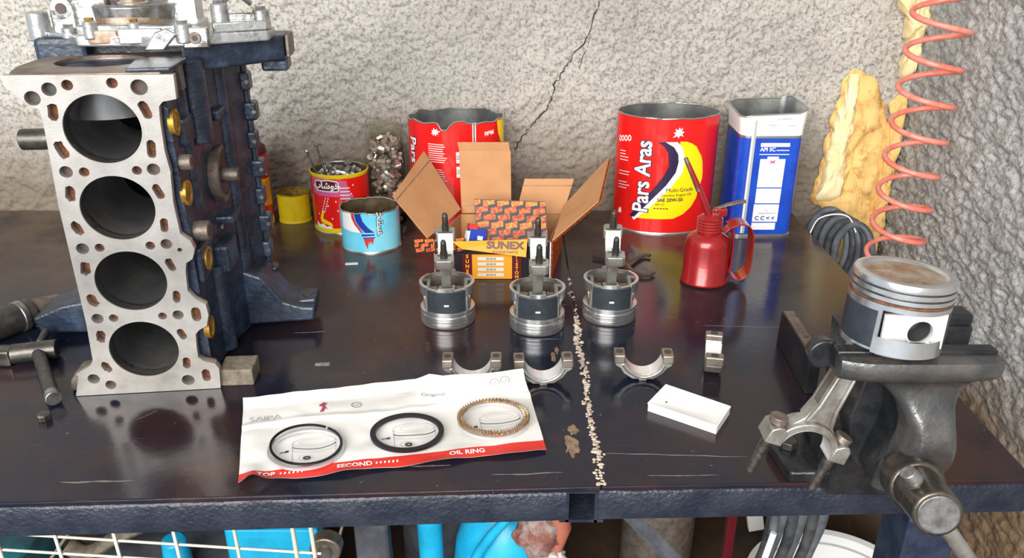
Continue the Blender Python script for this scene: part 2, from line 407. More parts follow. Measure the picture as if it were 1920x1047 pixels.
# side rail on the right edge
MB().box((XR - .018, (yf(XR) + .04 + WY) / 2, -.0245), (.036, WY - yf(XR) - .05, .036)).build('side_rail', 'rail_paint', bench, None, .001, BZ)
for x, y in ((.41, .652), (-1.1, .62), (.46, 1.34), (-1.1, 1.34)):
    MB().box((x, y, -.446), (.05, .05, .807)).build('leg', 'leg_paint', bench, None, .002, BZ)
MB().tube([(.092, .69, -.050), (.30, .69, -.30), (.395, .69, -.42)], .0085, 4).build('brace', 'grey_paint', bench, None, 0, BZ)
MB().box((-.2, .98, -.616), (1.7, .62, .03)).build('lower_shelf', 'shelf_wood', bench, None, .002, BZ)
MB().box((-.3, 1.365, -.38), (1.6, .012, .44)).build('back_panel', 'shelf_wood', bench, None, 0, BZ)
# weld bead: crumbs of weld spatter and dried putty along the seam
mb = MB()
y = .628
while y < 1.10:
    dens = 3 if y < .98 else 1
    for _ in range(dens):
        if random.random() < (.92 if y < 1.0 else .45):
            r = random.uniform(.0009, .0027); x = SEAM + random.gauss(0, .0024) + .0015 * math.sin(y * 40)
            vs = []; fs = []
            mb.lathe([(0, -.001), (r * 1.1, 0), (r * random.uniform(.6, .9), r * .55), (0, r * .8)], 6, T(x, y, 0) @ R(random.uniform(0, 6), 'Z') @ Matrix.Diagonal((random.uniform(.6, 1.5), random.uniform(.6, 1.4), 1, 1)))
    y += .0042
mb.build('weld_bead', 'weld', bench, 60, 0, BZ, kind='stuff')
# bare patches where the paint has flaked off beside the seam
def blob(cx, cy, rx, ry, seed, n=28):
    return [(cx + rx * math.cos(2 * PI * i / n) * (.75 + .55 * noise.noise((math.cos(2 * PI * i / n) * 1.5 + seed, math.sin(2 * PI * i / n) * 1.5, 0))), cy + ry * math.sin(2 * PI * i / n) * (.75 + .55 * noise.noise((math.cos(2 * PI * i / n) * 1.5 + seed, math.sin(2 * PI * i / n) * 1.5, 4)))) for i in range(n)]
for cx, cy, rx, ry, sd in ((.060, .688, .010, .022, 1), (.064, .716, .006, .012, 2), (.050, .868, .005, .015, 3), (.055, .885, .003, .010, 4), (.067, .845, .003, .008, 5)):
    finish(plate_mesh(blob(cx, cy, rx, ry, sd), [], .0003), 'bare_patch', 'bare_patch', bench, None, 0, BZ)

def scuff(x0, y0, x1, y1, w):
    n = 14; up = []; dn = []
    for i in range(n + 1):
        t_ = i / n; x = x0 + (x1 - x0) * t_; y = y0 + (y1 - y0) * t_ + .0015 * noise.noise((x * 40, y0 * 9, 1)); k = w * (.3 + random.random()) * (1 - abs(2 * t_ - 1) ** 4 * .9)
        up.append((x, y + k)); dn.append((x, y - k))
    finish(plate_mesh(up + dn[::-1], [], .0002), 'scuff', 'scuff_grey', bench, None, 0, BZ)
for a_ in ((.092, .676, .235, .670, .0005), (-.43, .630, -.36, .633, .0008), (-.02, .642, .05, .645, .0006), (-.10, .655, -.06, .657, .0007), (-.40, .735, -.385, .752, .0006), (-.62, .70, -.58, .704, .0006), (.13, .640, .20, .641, .0005), (-.28, .93, -.24, .934, .0005), (.05, 1.02, .075, 1.01, .0007), (.25, .95, .36, .945, .0005), (.01, .915, .06, .913, .0004)): scuff(*a_)

# ------------------------------------------------------------------ engine block (local: x right along deck, y back, z up)
blk = thing('engine_block', 'black four cylinder engine block stood on end with its bare steel deck facing front', 'engine block', (-.4867, .7804, .0006), math.radians(6.1))
OUT = [(0.0068, 0.3535), (0.1629, 0.3514), (0.162, 0.3279), (0.1486, 0.3256), (0.1444, 0.3211), (0.143, 0.3075), (0.1422, 0.2759), (0.1443, 0.2544), (0.1436, 0.2505), (0.1416, 0.2228), (0.1429, 0.1883), (0.1480, .1830), (0.1518, 0.1801), (0.1546, 0.1704), (0.1508, 0.1596), (0.1435, 0.155), (0.1414, 0.1453), (0.14, 0.1228), (0.1467, 0.1123), (0.1563, 0.1054), (0.1572, 0.093), (0.1536, 0.0801), (0.145, 0.0753), (0.1402, 0.0703), (0.1387, 0.053), (0.1385, 0.0408), (0.1441, 0.0357), (0.1551, 0.0322), (0.1588, 0.0251), (0.1569, 0.0), (-0.0002, 0.0), (0.009, 0.0298), (0.0224, 0.0371), (0.0266, 0.0443), (0.0291, 0.089), (0.0299, 0.223), (0.0325, 0.2716), (0.0343, 0.3103), (0.034, 0.3201), (0.023, 0.327), (0.0064, 0.3441)]
RH = [(0.0298, 0.3315, 0.0075), (0.0467, 0.3397, 0.007), (0.064, 0.3434, 0.0054), (0.1051, 0.3445, 0.0054), (0.1293, 0.3399, 0.0081), (0.0447, 0.2582, 0.0065), (0.0618, 0.2576, 0.0051), (0.1123, 0.2576, 0.0049), (0.1284, 0.2582, 0.0065), (0.0433, 0.1759, 0.0065), (0.0603, 0.1763, 0.0049), (0.1109, 0.1765, 0.0049), (0.1272, 0.1776, 0.0059), (0.1395, 0.1704, 0.0025), (0.0418, 0.0948, 0.0062), (0.0583, 0.0945, 0.0049), (0.1092, 0.0943, 0.0046), (0.1255, 0.0948, 0.0059), (0.023, 0.0207, 0.0065), (0.0395, 0.012, 0.0059), (0.1232, 0.0128, 0.007)]
SL = [(0.0456, 0.3173, 0.0092, 0.0173, -.1), (0.1308, 0.3178, 0.0088, 0.0184, .35), (0.0455, 0.2804, 0.0098, 0.0184, .35), (0.13, 0.279, 0.0086, 0.0184, -.1), (0.0439, 0.2354, 0.0092, 0.0168, -.1), (0.129, 0.2347, 0.0086, 0.0168, .35), (0.0427, 0.1983, 0.0097, 0.0156, .4), (0.1285, 0.1983, 0.0081, 0.0156, -.1), (0.0413, 0.1537, 0.0102, 0.0156, -.15), (0.1275, 0.1539, 0.0078, 0.0156, .35), (0.0413, 0.1165, 0.0098, 0.0156, .4), (0.1274, 0.1165, 0.0081, 0.0145, -.1), (0.1445, 0.0944, 0.0100, 0.0173, 0), (0.0407, 0.0727, 0.0092, 0.0151, -.15), (0.1256, 0.0711, 0.0080, 0.014, .4), (0.0394, 0.0347, 0.0085, 0.014, .45), (0.1249, 0.0348, 0.0081, 0.014, -.1), (0.1437, 0.0177, 0.0092, 0.0156, 0)]
BO = [(0.0878, 0.3002), (0.0864, 0.2185), (0.0843, 0.1369), (0.0829, 0.0546)]
BRX, BRZ = .0368, .0345
def wavy(loop, a, sd): return [(x + a * noise.noise((x * 400, z * 400, sd)), z + a * noise.noise((x * 400, z * 400, sd + 9))) for x, z in loop]
bores = [circ(x, z, BRX, BRZ, 48) for x, z in BO]
holes = bores + [circ(x, z, r, r * .94, 20) for x, z, r in RH] + [wavy(slot(x, z, w, h, rot), .0007 if x > .1 else .0016, i) for i, (x, z, w, h, rot) in enumerate(SL)]
XZ = Matrix(((1, 0, 0, 0), (0, 0, 1, 0), (0, 1, 0, 0), (0, 0, 0, 1)))      # (x, y, z) -> (x, z, y): plate upright, thickness backwards
def flipfix(me):
    bm = bmesh.new(); bm.from_mesh(me); bmesh.ops.recalc_face_normals(bm, faces=bm.faces); bm.to_mesh(me); bm.free(); return me
me = plate_mesh(OUT, holes, .009); me.transform(XZ); flipfix(me); deck = finish(me, 'deck', 'deck_steel', blk, None, .0004)
inset = [(x - .0013 if x > .08 else x + .0013, min(max(z, .001), .3500)) for x, z in OUT]
me = plate_mesh(inset, bores, .003); me.transform(T(0, .0095, 0) @ XZ); flipfix(me); finish(me, 'water_jacket', 'rust', blk)
me = plate_mesh([(.034, .004), (.1483, .004), (.1483, .349), (.020, .349), (.036, .31)], bores, .003); me.transform(T(0, .0130, 0) @ XZ); flipfix(me); finish(me, 'casting_face', 'black_cast', blk)
for i, (x, z, r) in enumerate(RH):
    if r > .0056: MB().cyl((x, .0085, z), (x, .0094, z), r * 1.05, n=16).build('bolt_hole', 'hole_dark', deck)
for i, (x, z) in enumerate(BO):
    mb = MB(); ring = circ(x, z, BRX, BRZ, 48); n = 48; D = .13
    vs = [(a, .001, b) for a, b in ring] + [(a, D, b) for a, b in ring]
    mb.add(vs, [(k, (k + 1) % n, n + (k + 1) % n, n + k) for k in range(n)])
    c = mb.build('cylinder_bore', 'bore_metal', blk, 60)
    me = plate_mesh(circ(x, z, BRX + .0016, BRZ + .0016, 48), [circ(x, z, BRX - .0001, BRZ - .0001, 48)], .004); me.transform(T(0, -.0003, 0) @ XZ); flipfix(me); finish(me, 'liner_rim', 'deck_steel', c)
MB().box((.118, .150, .318), (.030, .012, .030), ).build('web_and_light_gap', 'cast_alu', blk)  # pale box stands in for light showing through behind the top bore
MB().box((.07, .150, .305), (.060, .012, .05)).build('web_and_light_gap', 'black_cast', blk)
# casting: plan polygon swept up, open at the front behind the deck
plan = [(.033, .0125), (.0345, .10), (.0, .13), (-.004, .205), (.186, .205), (.186, .185), (.172, .155), (.163, .125), (.156, .105), (.1505, .07), (.1490, .05), (.1485, .0125)]
MB().prism(plan, .004, .3495, skip=(11,)).build('crankcase', 'black_cast', blk, None, .003)
# ribs and bosses on the right flank
mb = MB(); mb.cyl((.153, .090, .262), (.153, .090, .352), .0165, n=24); mb.build('oil_gallery_column', 'black_cast', blk, 40, .002)
mb = MB(); mb.cyl((.1455, .058, .20), (.1455, .058, .335), .010, n=20); mb.build('rib', 'black_cast', blk, 40)
mb = MB(); mb.cyl((.150, .080, .01), (.150, .080, .12), .012, n=20); mb.build('rib', 'black_cast', blk, 40)
mb = MB(); mb.box((.1515, .042, .1435), (.008, .050, .040)); mb.build('plug_boss', 'black_cast', blk, None, .003)
mb = MB(); mb.cyl((.166, .150, .02), (.166, .150, .345), .010, n=20); mb.build('rib', 'black_cast', blk, 40)
for z, r, px_, py_ in ((.2995, .0135, .1500, .0245), (.2245, .0135, .1500, .0250), (.1440, .0135, .1555, .0390), (.0665, .0130, .1500, .0240)):
    mb = MB(); X = T(px_, py_, z) @ R(PI / 2, 'Y')
    mb.lathe([(0, .0005), (r - .0045, .0005), (r - .003, .0018), (r, .0018), (r, -.004), (0, -.004)], 24, X); mb.build('core_plug', 'brass', blk, 40)
for x0, x1, y, z, r in ((.146, .160, .024, .258, .0085), (.148, .164, .034, .1785, .0115), (.160, .182, .125, .213, .0085)):
    mb = MB(); mb.cyl((x0, y, z), (x1, y, z), r, r * .95, 20); b_ = mb.build('boss', 'worn_iron', blk, 40, .0008)
    mb = MB(); mb.cyl((x1 - .001, y, z), (x1 + .0006, y, z), r * .5, n=14); mb.build('bolt_hole', 'hole_dark', b_)
# round opening with a worn machined rim
mb = MB(); X = T(.158, .125, .215) @ R(PI / 2, 'Y'); mb.lathe([(.030, -.012), (.033, .008), (.029, .009), (.026, .008), (.024, -.010)], 36, X); mb.build('pump_opening_rim', 'worn_iron', blk, 40)
mb = MB(); mb.cyl((.150, .125, .215), (.160, .125, .215), .027, n=30); mb.build('pump_opening', 'hole_dark', blk)
mb = MB(); mb.box((.158, .100, .125), (.022, .05, .035)); mb.build('filter_pad', 'black_cast', blk, None, .004)
mb = MB(); mb.box((.148, .06, .285), (.016, .05, .03)); mb.build('rib', 'black_cast', blk, None, .004)
mb = MB(); mb.box((.160, .135, .285), (.026, .05, .012)); mb.build('rib', 'black_cast', blk, None, .003)
mb = MB(); mb.box((.162, .13, .165), (.026, .06, .010)); mb.build('rib', 'black_cast', blk, None, .003)
# stepped sump flange along the back edge
for i in range(9):
    z = .02 + i * .036; d = .004 + .004 * (i % 2)
    mb = MB(); mb.box((.186 + d / 2, .196, z), (.010 + d, .022, .022)); f_ = mb.build('sump_flange_lug', 'black_cast', blk, None, .003)
    mb = MB(); mb.cyl((.188 + d, .1842, z), (.188 + d, .186, z), .0026, n=10); mb.build('bolt_hole', 'worn_iron', f_)
mb = MB()
mb.box((.188, .199, .175), (.006, .012, .34)); mb.build('sump_flange', 'black_cast', blk, None, .002)
# raised foundry marks
for x_, y, z, pts in ((.1735, .150, .190, [(-.004, .004), (0, .007), (.004, .003), (.001, -.002)]), (.1735, .150, .174, [(-.002, -.004), (.001, .001), (.004, .003)]), (.1575, .108, .166, [(-.004, -.002), (0, .001), (.003, .003)]), (.1575, .108, .156, [(-.004, -.002), (0, .002), (.004, .001), (.001, -.004)])):
    MB().tube([(x_, y + p, z + q) for p, q in pts], .0013, 6).build('foundry_mark', 'alu', blk, 60)
# flange arm at upper right
mb = MB(); mb.prism([(.150, .085), (.205, .120), (.246, .150), (.250, .190), (.150, .200)], .338, .366); mb.box((.232, .170, .332), (.030, .03, .014)); mb.build('bell_housing_arm', 'black_cast', blk, None, .003)
mb = MB(); mb.box((.2495, .170, .3535), (.004, .040, .024)); mb.build('machined_pad', 'worn_iron', blk, None, .001)
mb = MB(); mb.box((.148, .045, .3425), (.022, .012, .028)); mb.build('dowel_lug', 'worn_iron', blk, None, .001)
# feet at the lower end
def foot(name, poly, y0, y1):
    mb = MB(); mb.prism(poly, y0, y1, XZ); return mb.build(name, 'black_cast', blk, None, .003)
foot('mount_bracket', [(.165, .010), (.248, .012), (.250, .030), (.232, .032), (.212, .040), (.188, .075), (.165, .085)], .135, .195)
f_ = foot('mount_ear', [(.224, .024), (.250, .026), (.250, .036), (.224, .034)], .150, .185)
mb = MB(); mb.cyl((.238, .168, .035), (.238, .168, .0368), .007, n=18); mb.build('bolt_hole', 'hole_dark', f_)
foot('mount_bracket', [(.030, .004), (-.090, .010), (-.096, .030), (-.060, .045), (-.02, .052), (.030, .090)], .14, .20)
MB().prism([(-.010, .0), (.02, .0), (.02, .026), (.0, .024), (-.008, .012)], .010, .040, XZ).build('mount_foot', 'worn_iron', blk, None, .004)
mb = MB(); mb.cyl((-.072, .176, .248), (.02, .176, .248), .0125, n=24); mb.build('breather_pipe', 'steel_dark', blk, 40, .001)
mb = MB(); mb.cyl((-.01, .19, .185), (-.028, .19, .185), .030, .022, n=28); mb.build('flank_boss', 'black_cast', blk, 40, .003)
# front end plate on top, with the big pump hole
tp = [(.012, .004), (.150, .004), (.156, .05), (.150, .10), (.14, .125), (.02, .125), (.004, .10), (.0, .05), (.006, .02)]
me = plate_mesh(tp, [circ(.072, .075, .044, .037, 40)], .006); me.transform(T(0, 0, .3475)); finish(me, 'end_face', 'block_top', blk, None, .001)
mb = MB(); mb.lathe([(.044, .3505), (.043, .30), (0, .30)], 40, T(.072, .075, 0), sy=.84); mb.build('pump_cavity', 'bore_metal', blk, 50)
mb = MB(); mb.prism([(.118, .002), (.160, .004), (.162, .06), (.135, .085), (.112, .05)], .3535, .3575); mb.build('end_face_pad', 'black_cast', blk, None, .002)
mb = MB(); mb.box((.02, .135, .357), (.055, .05, .030)); mb.build('gallery_lump', 'black_cast', blk, None, .006)
mb = MB(); mb.prism([(.0, .0), (.155, .0), (.17, .06), (.0, .06)], .350, .3635, T(0, .128, 0)); mb.build('end_face_pad', 'black_cast', blk, None, .002)
# cast aluminium oil pump cover bolted on top
pump = MB(); pump.prism([(.005, .125), (.03, .112), (.045, .094), (.10, .090), (.125, .080), (.165, .086), (.19, .100), (.236, .118), (.238, .150), (.20, .180), (.14, .20), (.03, .20), (-.01, .17)], .3645, .376)
pump = pump.build('pump_cover', 'cast_alu', blk, None, .002)
def pp(mb, name, mat='cast_alu', bevel=.0015, smooth=40): return mb.build(name, mat, pump, smooth, bevel)
pp(MB().prism([(.045, .098), (.10, .094), (.125, .086), (.168, .094), (.165, .16), (.045, .16)], .375, .386), 'pump_body')
pp(MB().cyl((-.006, .135, .366), (-.006, .135, .396), .0115, .0108, 24), 'locating_post')
pp(MB().cyl((.018, .140, .398), (.018, .150, .398), .0125, n=24).box((.018, .145, .386), (.025, .010, .024)), 'lug')
pp(MB().cyl((.018, .1385, .3985), (.018, .1396, .3985), .0055, n=16), 'lug_hole', 'hole_dark', 0)
pp(MB().lathe([(.040, .383), (.042, .402), (.036, .404), (.030, .394), (.020, .393)], 40, T(.09, .150, 0)), 'seal_housing', 'steel')
pp(MB().lathe([(.040, .3835), (.0405, .393), (.030, .3935)], 40, T(.09, .1495, 0)), 'seal_lip', 'alu_oil')
pp(MB().cyl((.09, .15, .385), (.09, .15, .425), .0135, .0125, 28), 'crank_nose', 'alu_oil')
pp(MB().cyl((.09, .15, .398), (.09, .15, .404), .016, n=28), 'crank_collar', 'cast_alu')
for x, y, z0, z1, r in ((.060, .097, .372, .3905, .0075), (.105, .094, .372, .389, .0065), (.155, .088, .368, .388, .009), (.187, .120, .374, .404, .0095), (.228, .132, .374, .396, .0095), (.03, .118, .37, .382, .008)):
    b_ = pp(MB().cyl((x, y, z0), (x, y, z1), r, r * .96, 20), 'bolt_boss')
    MB().cyl((x, y, z1), (x, y, z1 + .003), r * .62, n=6).build('bolt_head', 'brass' if r < .008 else 'steel', b_)
pp(MB().prism([(.183, .098), (.236, .116), (.238, .128), (.183, .112)], .376, .3865), 'arm_web')
pp(MB().prism([(.183, .120), (.236, .128), (.236, .132), (.183, .125)], .384, .393), 'arm_web')
pp(MB().box((.112, .089, .3755), (.045, .008, .016)), 'relief_rib')
pp(MB().box((.072, .0945, .374), (.03, .006, .014)), 'relief_rib', 'alu_oil')
X_ = T(.167, .0835, .3735)
pp(MB().box((.167, .088, .3735), (.026, .010, .021)), 'drain_boss')
pp(MB().cyl((.167, .0815, .3735), (.167, .084, .3735), .0062, n=18), 'drain_plug', 'worn_iron', .0005)
pp(MB().cyl((.167, .0805, .3735), (.167, .082, .3735), .003, n=6), 'drain_socket', 'hole_dark', 0)
pp(MB().prism([(.115, .362), (.135, .362), (.150, .378), (.140, .384), (.128, .380)], .079, .088, XZ), 'web_plate')
pp(MB().tube([(.187, .12, .40), (.20, .14, .415), (.215, .15, .40)], .003, 8), 'pickup_stub', 'steel', 0)
pp(MB().box((.045, .155, .392), (.035, .02, .03)), 'chain_guide_pad')
pp(MB().box((.14, .17, .395), (.03, .03, .03)), 'chain_guide_pad')

# wooden packing block beside the deck's foot
w = MB().box((0, 0, .01025), (.0375, .034, .0205)).build('wood_block', 'wood', None, None, .0015); w.location = (-.3145, .8200, 0); w.rotation_euler = (0, 0, math.radians(4))
tag(w, 'small grubby wooden block lying against the right foot of the engine block', 'wood block')

# ------------------------------------------------------------------ cans
def can(name, label, cat, x, y, rx, ry, h, mat, inside, rz=0, jag_=0., rim=.0012, base_rim=True, notch=None):
    t = thing(name, label, cat, (x, y, 0), rz); n = 96
    def top(a):
        z = h + jag_ * (noise.noise((math.cos(a) * 3, math.sin(a) * 3, x * 50)) + .5 * noise.noise((math.cos(a) * 11, math.sin(a) * 11, x * 50)))
        if notch:
            d = (a - notch[0] + PI) % (2 * PI) - PI
            if abs(d) < notch[1]: z -= notch[2] * math.sqrt(max(0, 1 - (d / notch[1]) ** 2))
        return z
    def shell(r0, r1, z0, flip):
        vs = []; fs = []
        for k in (0, 1, 2, 3):
            for i in range(n):
                a = 2 * PI * i / n; q = k / 3; zt = top(a); vs.append(((r0) * math.sin(a), -(r1) * math.cos(a), z0 + (zt - z0) * q))
        for k in range(3):
            for i in range(n): j = (i + 1) % n; fs.append((k * n + i, k * n + j, (k + 1) * n + j, (k + 1) * n + i))
        return vs, fs
    b = MB(); b.add(*shell(rx, ry, .003, 0)); body = b.build('body', mat, t, 60)
    b = MB(); vs, fs = shell(rx - .0009, ry - .0009, .004, 1); b.add(vs, fs); b.lathe([(rx - .0009, .004), (0, .004)], n, sy=ry / rx); b.build('inside', inside, t, 60)
    b = MB(); b.tube([((rx - .0003) * math.sin(2 * PI * i / n), -(ry - .0003) * math.cos(2 * PI * i / n), top(2 * PI * i / n)) for i in range(n)], rim, 6, True); b.build('rim', 'tin_rim' if inside.startswith('tin') else inside, t, 60)
    if base_rim:
        b = MB(); b.lathe([(0, .0015), (rx - .001, .001), (rx - .001, 0), (rx + .0008, 0), (rx + .001, .0025), (rx, .0035)], n, sy=ry / rx); b.build('base', 'tin_rim' if mat not in ('can_yellow',) else mat, t, 60)
    return t, dict(rx=rx, ry=ry, print_parent=body, body=body, top=top)

# big red oil can, right
t, c = can('oil_can', 'large open red oil tin with yellow emblem, next to the blue tin', 'oil tin', .256, 1.333, .083, .059, .1945, 'can_red', 'tin_inside', 0, .0012)
Yp = [(10.7, 158.6), (22, 158), (30.7, 154.7), (40, 149), (45.8, 140.1), (52, 132), (55.7, 121.2), (58, 107), (58.6, 94.5), (55, 84), (51.4, 73.8), (49, 62), (40, 48), (26, 36), (9.2, 28.5), (-51.1, 26.6), (-40.3, 44.4), (-15, 70), (11.7, 100.7), (16.7, 121.9), (12.1, 143.5)]
wrap_poly(Yp, c, 'print_yellow', 'yellow_emblem')
wrap_poly([(-12.1, 157.7), (6.6, 157.9), (14, 150), (18.6, 138.9), (20.6, 122), (19, 108.8), (0.7, 80.8), (-36.5, 40.5), (-57, 22), (-61, 26.3), (-6.5, 87.8), (6.7, 109.5), (9.0, 130.8), (-0.1, 149.6)], c, 'print_white', 'white_swoosh', .0002)
wrap_poly([(-24.1, 157.0), (-12.1, 157.7), (1.5, 149.6), (9, 138), (10.7, 125), (7.6, 108), (-6.1, 86.4), (-34.6, 52.9), (-57, 27.5), (-67.1, 28.2), (-35.5, 66.2), (-12.9, 99.2), (-4.4, 118.2), (-6.8, 139.4), (-14, 150)], c, 'print_navy', 'dark_swoosh', .0004)
wrap_text('Pars Aras', -46, 98, 39, c, 'print_navy', PI / 2, .0024, .0006, .80)
wrap_text('Pars Aras', -46, 98, 39, c, 'print_white', PI / 2, .0008, .0009, .80)
wrap_text('Multi-Grade', 17, 78, 9.5, c, 'print_navy', .02, 0, .0006)
wrap_text('Gasoline Engine Oil', 12, 69.5, 6.5, c, 'print_maroon', .02, 0, .0006)
wrap_text('SAE 20W-50', 2, 61, 8, c, 'print_navy', .02, .0002, .0006)
wrap_text('API SC', -14, 53, 5.5, c, 'print_maroon', .02, 0, .0006)
for k in range(5): wrap_poly([(-24 + k * 5, 45.4), (-20.2 + k * 5, 45.4), (-20.2 + k * 5, 47), (-24 + k * 5, 47)], c, 'print_maroon', 'small_print', .0006)
def bird(c, x, y, s, mat='print_white', rot=0):
    pts = [(-1, -.9), (-.2, -.6), (0, -1), (.25, -.5), (.9, -.7), (.6, -.2), (1, .1), (.55, .25), (.7, .9), (.3, .5), (.1, 1), (-.1, .4), (-.6, .7), (-.45, .1), (-.9, 0), (-.5, -.3)]
    cs, sn = math.cos(rot), math.sin(rot); wrap_poly([(x + s * (a * cs - b * sn), y + s * (a * sn + b * cs)) for a, b in pts], c, mat, 'bird_mark', .0002)
bird(c, 7, 173, 9); bird(c, -92, 33, 6)
for i, a in enumerate((-104, -95, -86, -77)):
    wrap_poly([(a + 4 * math.cos(k * PI / 10), 154 + i * 1.5 + 5 * math.sin(k * PI / 10)) for k in range(20)], c, 'print_white', 'round_mark', 0, [[(a + 2.4 * math.cos(k * PI / 8), 154 + i * 1.5 + 3 * math.sin(k * PI / 8)) for k in range(16)]])
for i in range(9):
    z = 134 - i * 5 - (14 if i > 3 else 0) - (8 if i > 5 else 0); wd = random.uniform(16, 30)
    wrap_poly([(-101, z), (-101 + wd, z + wd * .06), (-101 + wd, z + 1.3 + wd * .06), (-101, z + 1.3)], c, 'print_offwhite', 'small_print')
# second red oil can, upside-down print, behind the carton
t, c = can('oil_can', 'red oil tin with a bite cut from its rim, behind the open carton', 'oil tin', -.092, 1.330, .078, .058, .187, 'can_red', 'tin_inside', 0, .0045, notch=(-.19, .13, .011))
bird(c, -30, 173, 7, rot=2.6)
wrap_poly([(30, 110), (36, 110), (36, 188), (30, 188)], c, 'print_offwhite', 'seam_band', .0001)
wrap_poly([(31.6, 110), (34, 110), (34, 189), (31.6, 189)], c, 'tin_rim', 'seam', .0003)
wrap_text('Multi', 62, 169, 10, c, 'print_white', PI + .1, .0002)
wrap_poly([(82, 186), (125, 186), (125, 140), (95, 150), (86, 165)], c, 'print_yellow', 'yellow_emblem')
wrap_text('Pars', -82, 138, 26, c, 'print_navy', -PI / 2, .0016, .0001)
wrap_text('Pars', -82, 138, 26, c, 'print_white', -PI / 2, .0003, .0004)
for i in range(15):
    z = 153 - i * 3.6 - (9 if i > 8 else 0); wd = random.uniform(22, 33)
    wrap_poly([(-44, z), (-44 + wd, z - .4), (-44 + wd, z + .9), (-44, z + 1.3)], c, 'print_offwhite', 'small_print')
for z in (100, 124):
    wrap_poly([(3, z), (12, z), (12, z + 18), (3, z + 18)], c, 'print_white', 'label_panel')
    wrap_text('III', 7.5, z + 9, 11, c, 'print_dark', PI / 2, 0, .0002)
# red tin with a picture label
t, c = can('food_tin', 'red food tin with yellow rims, filled with bolts', 'food tin', -.288, 1.318, .0475, .043, .101, 'can_red', 'tin_rust_inside', 0, 0.)
MB().lathe([(.0476, .096), (.0486, .099), (.0488, .102), (.0470, .1025)], 96, sy=.905).build('top_band', 'can_yellow', c['body'], 60)
MB().lathe([(.0482, .0), (.0484, .004), (.0479, .011)], 96, sy=.905).build('bottom_band', 'can_yellow', c['body'], 60)
wrap_poly([(-46, 70), (-30, 66), (10, 66), (16, 60), (30, 62), (30, 66), (22, 72), (20, 92), (-34, 98), (-46, 96)], c, 'print_pink', 'pink_band', -.0001)
wrap_poly([(-35, 74), (4, 74), (7, 77), (7, 90), (3, 93), (-10, 95), (-22, 93), (-33, 93), (-37, 90), (-37, 77)], c, 'print_offwhite', 'logo_border', .0001)
wrap_poly([(-33, 76), (3, 76), (5, 78), (5, 89), (2, 91), (-10, 93), (-22, 91), (-32, 91), (-35, 89), (-35, 78)], c, 'print_maroon', 'logo_panel', .0003)
wrap_text('\ufe8f\ufe8e\ufeb7\ufeee\ufea7', -15, 84.5, 15.5, c, 'print_white', 0, .0004, .0005)
for k in range(4): wrap_poly([(8, 62 + k * 6), (24, 61 + k * 6), (24, 63 + k * 6), (8, 64 + k * 6)], c, 'print_offwhite', 'stripe', .0003)
wrap_poly([(-30, 20), (-8, 14), (-10, 20), (-26, 27), (-22, 40), (-26, 42), (-32, 26)], c, 'print_yellow', 'picture_shape', .0002)
for x0, dx in ((-27, 0), (-22, 0)):
    for k in range(6): wrap_poly([(x0 + k * 1.6, 38 + k * 4.6), (x0 + 1.6 + k * 1.6, 38 + k * 4.6), (x0 + 2.6 + k * 1.6, 41 + k * 4.6), (x0 + 1 + k * 1.6, 41 + k * 4.6)], c, 'print_offwhite', 'picture_dash', .0002)
for x, z in ((0, 58), (-14, 50), (2, 42), (-8, 28), (30, 84), (26, 70), (6, 30), (-34, 34), (34, 60)):
    wrap_poly(circ(x, z, 1.2, 1.4, 10), c, 'print_white', 'sparkle', .0003)
for k in range(4): wrap_poly([(8, 22 + k * 6), (14, 22 + k * 6), (14, 25 + k * 6), (8, 25 + k * 6)], c, 'print_white', 'dash', .0003)
wrap_poly([(-42, 10), (-8, 10), (-12, 15), (-20, 13), (-26, 18), (-34, 15), (-42, 20)], c, 'print_white', 'picture_splash', .0002)
tin_c = (-.288, 1.318)
# short yellow can
can('paint_tin', 'short yellow tin with the top cut off, by the plaster wall', 'tin', -.378, 1.350, .0275, .0245, .050, 'can_yellow', 'can_yellow_in', 0, .0008)
# cut-down cyan can
t, c = can('cut_tin', 'light blue cut-down tin with a rough rim, in front of the red food tin', 'tin', -.226, 1.232, .0468, .041, .0665, 'can_cyan', 'tin_rust_inside', 0, .0022)
wrap_poly([(-44, 66), (-22, 67), (-20, 55), (-12, 42), (-8, 36), (-26, 36), (-46, 39)], c, 'print_white', 'white_field')
wrap_poly([(-24, 67), (-20, 67), (-17, 54), (-8, 40), (-5, 36), (-9, 36), (-18, 48), (-23, 58)], c, 'print_red', 'red_stripe', .0002)
wrap_poly([(-18, 67), (-8, 67), (-5, 55), (3, 44), (12, 36), (-2, 36), (-10, 45), (-16, 55)], c, 'print_blue', 'blue_stripe', .0002)
wrap_poly([(-8, 30), (12, 31), (12, 33.5), (-8, 33.5)], c, 'print_blue', 'logo_bar', .0001)
wrap_poly([(-6, 26), (13, 27), (13, 28.5), (-6, 28)], c, 'print_blue', 'logo_bar', .0001)
wrap_poly([(-5, 26), (11, 27), (8, 16), (5, 22), (3, 15), (2, 22), (0, 8), (-4, 20)], c, 'print_red', 'red_bird', .0002)
for m_, bo, lf in (('print_navy', .0012, .0001), ('print_offwhite', .0002, .0004)):
    wrap_text('\ufea8\ufe98\ufeb4', 23, 50, 20, c, m_, -PI / 2, bo, lf)
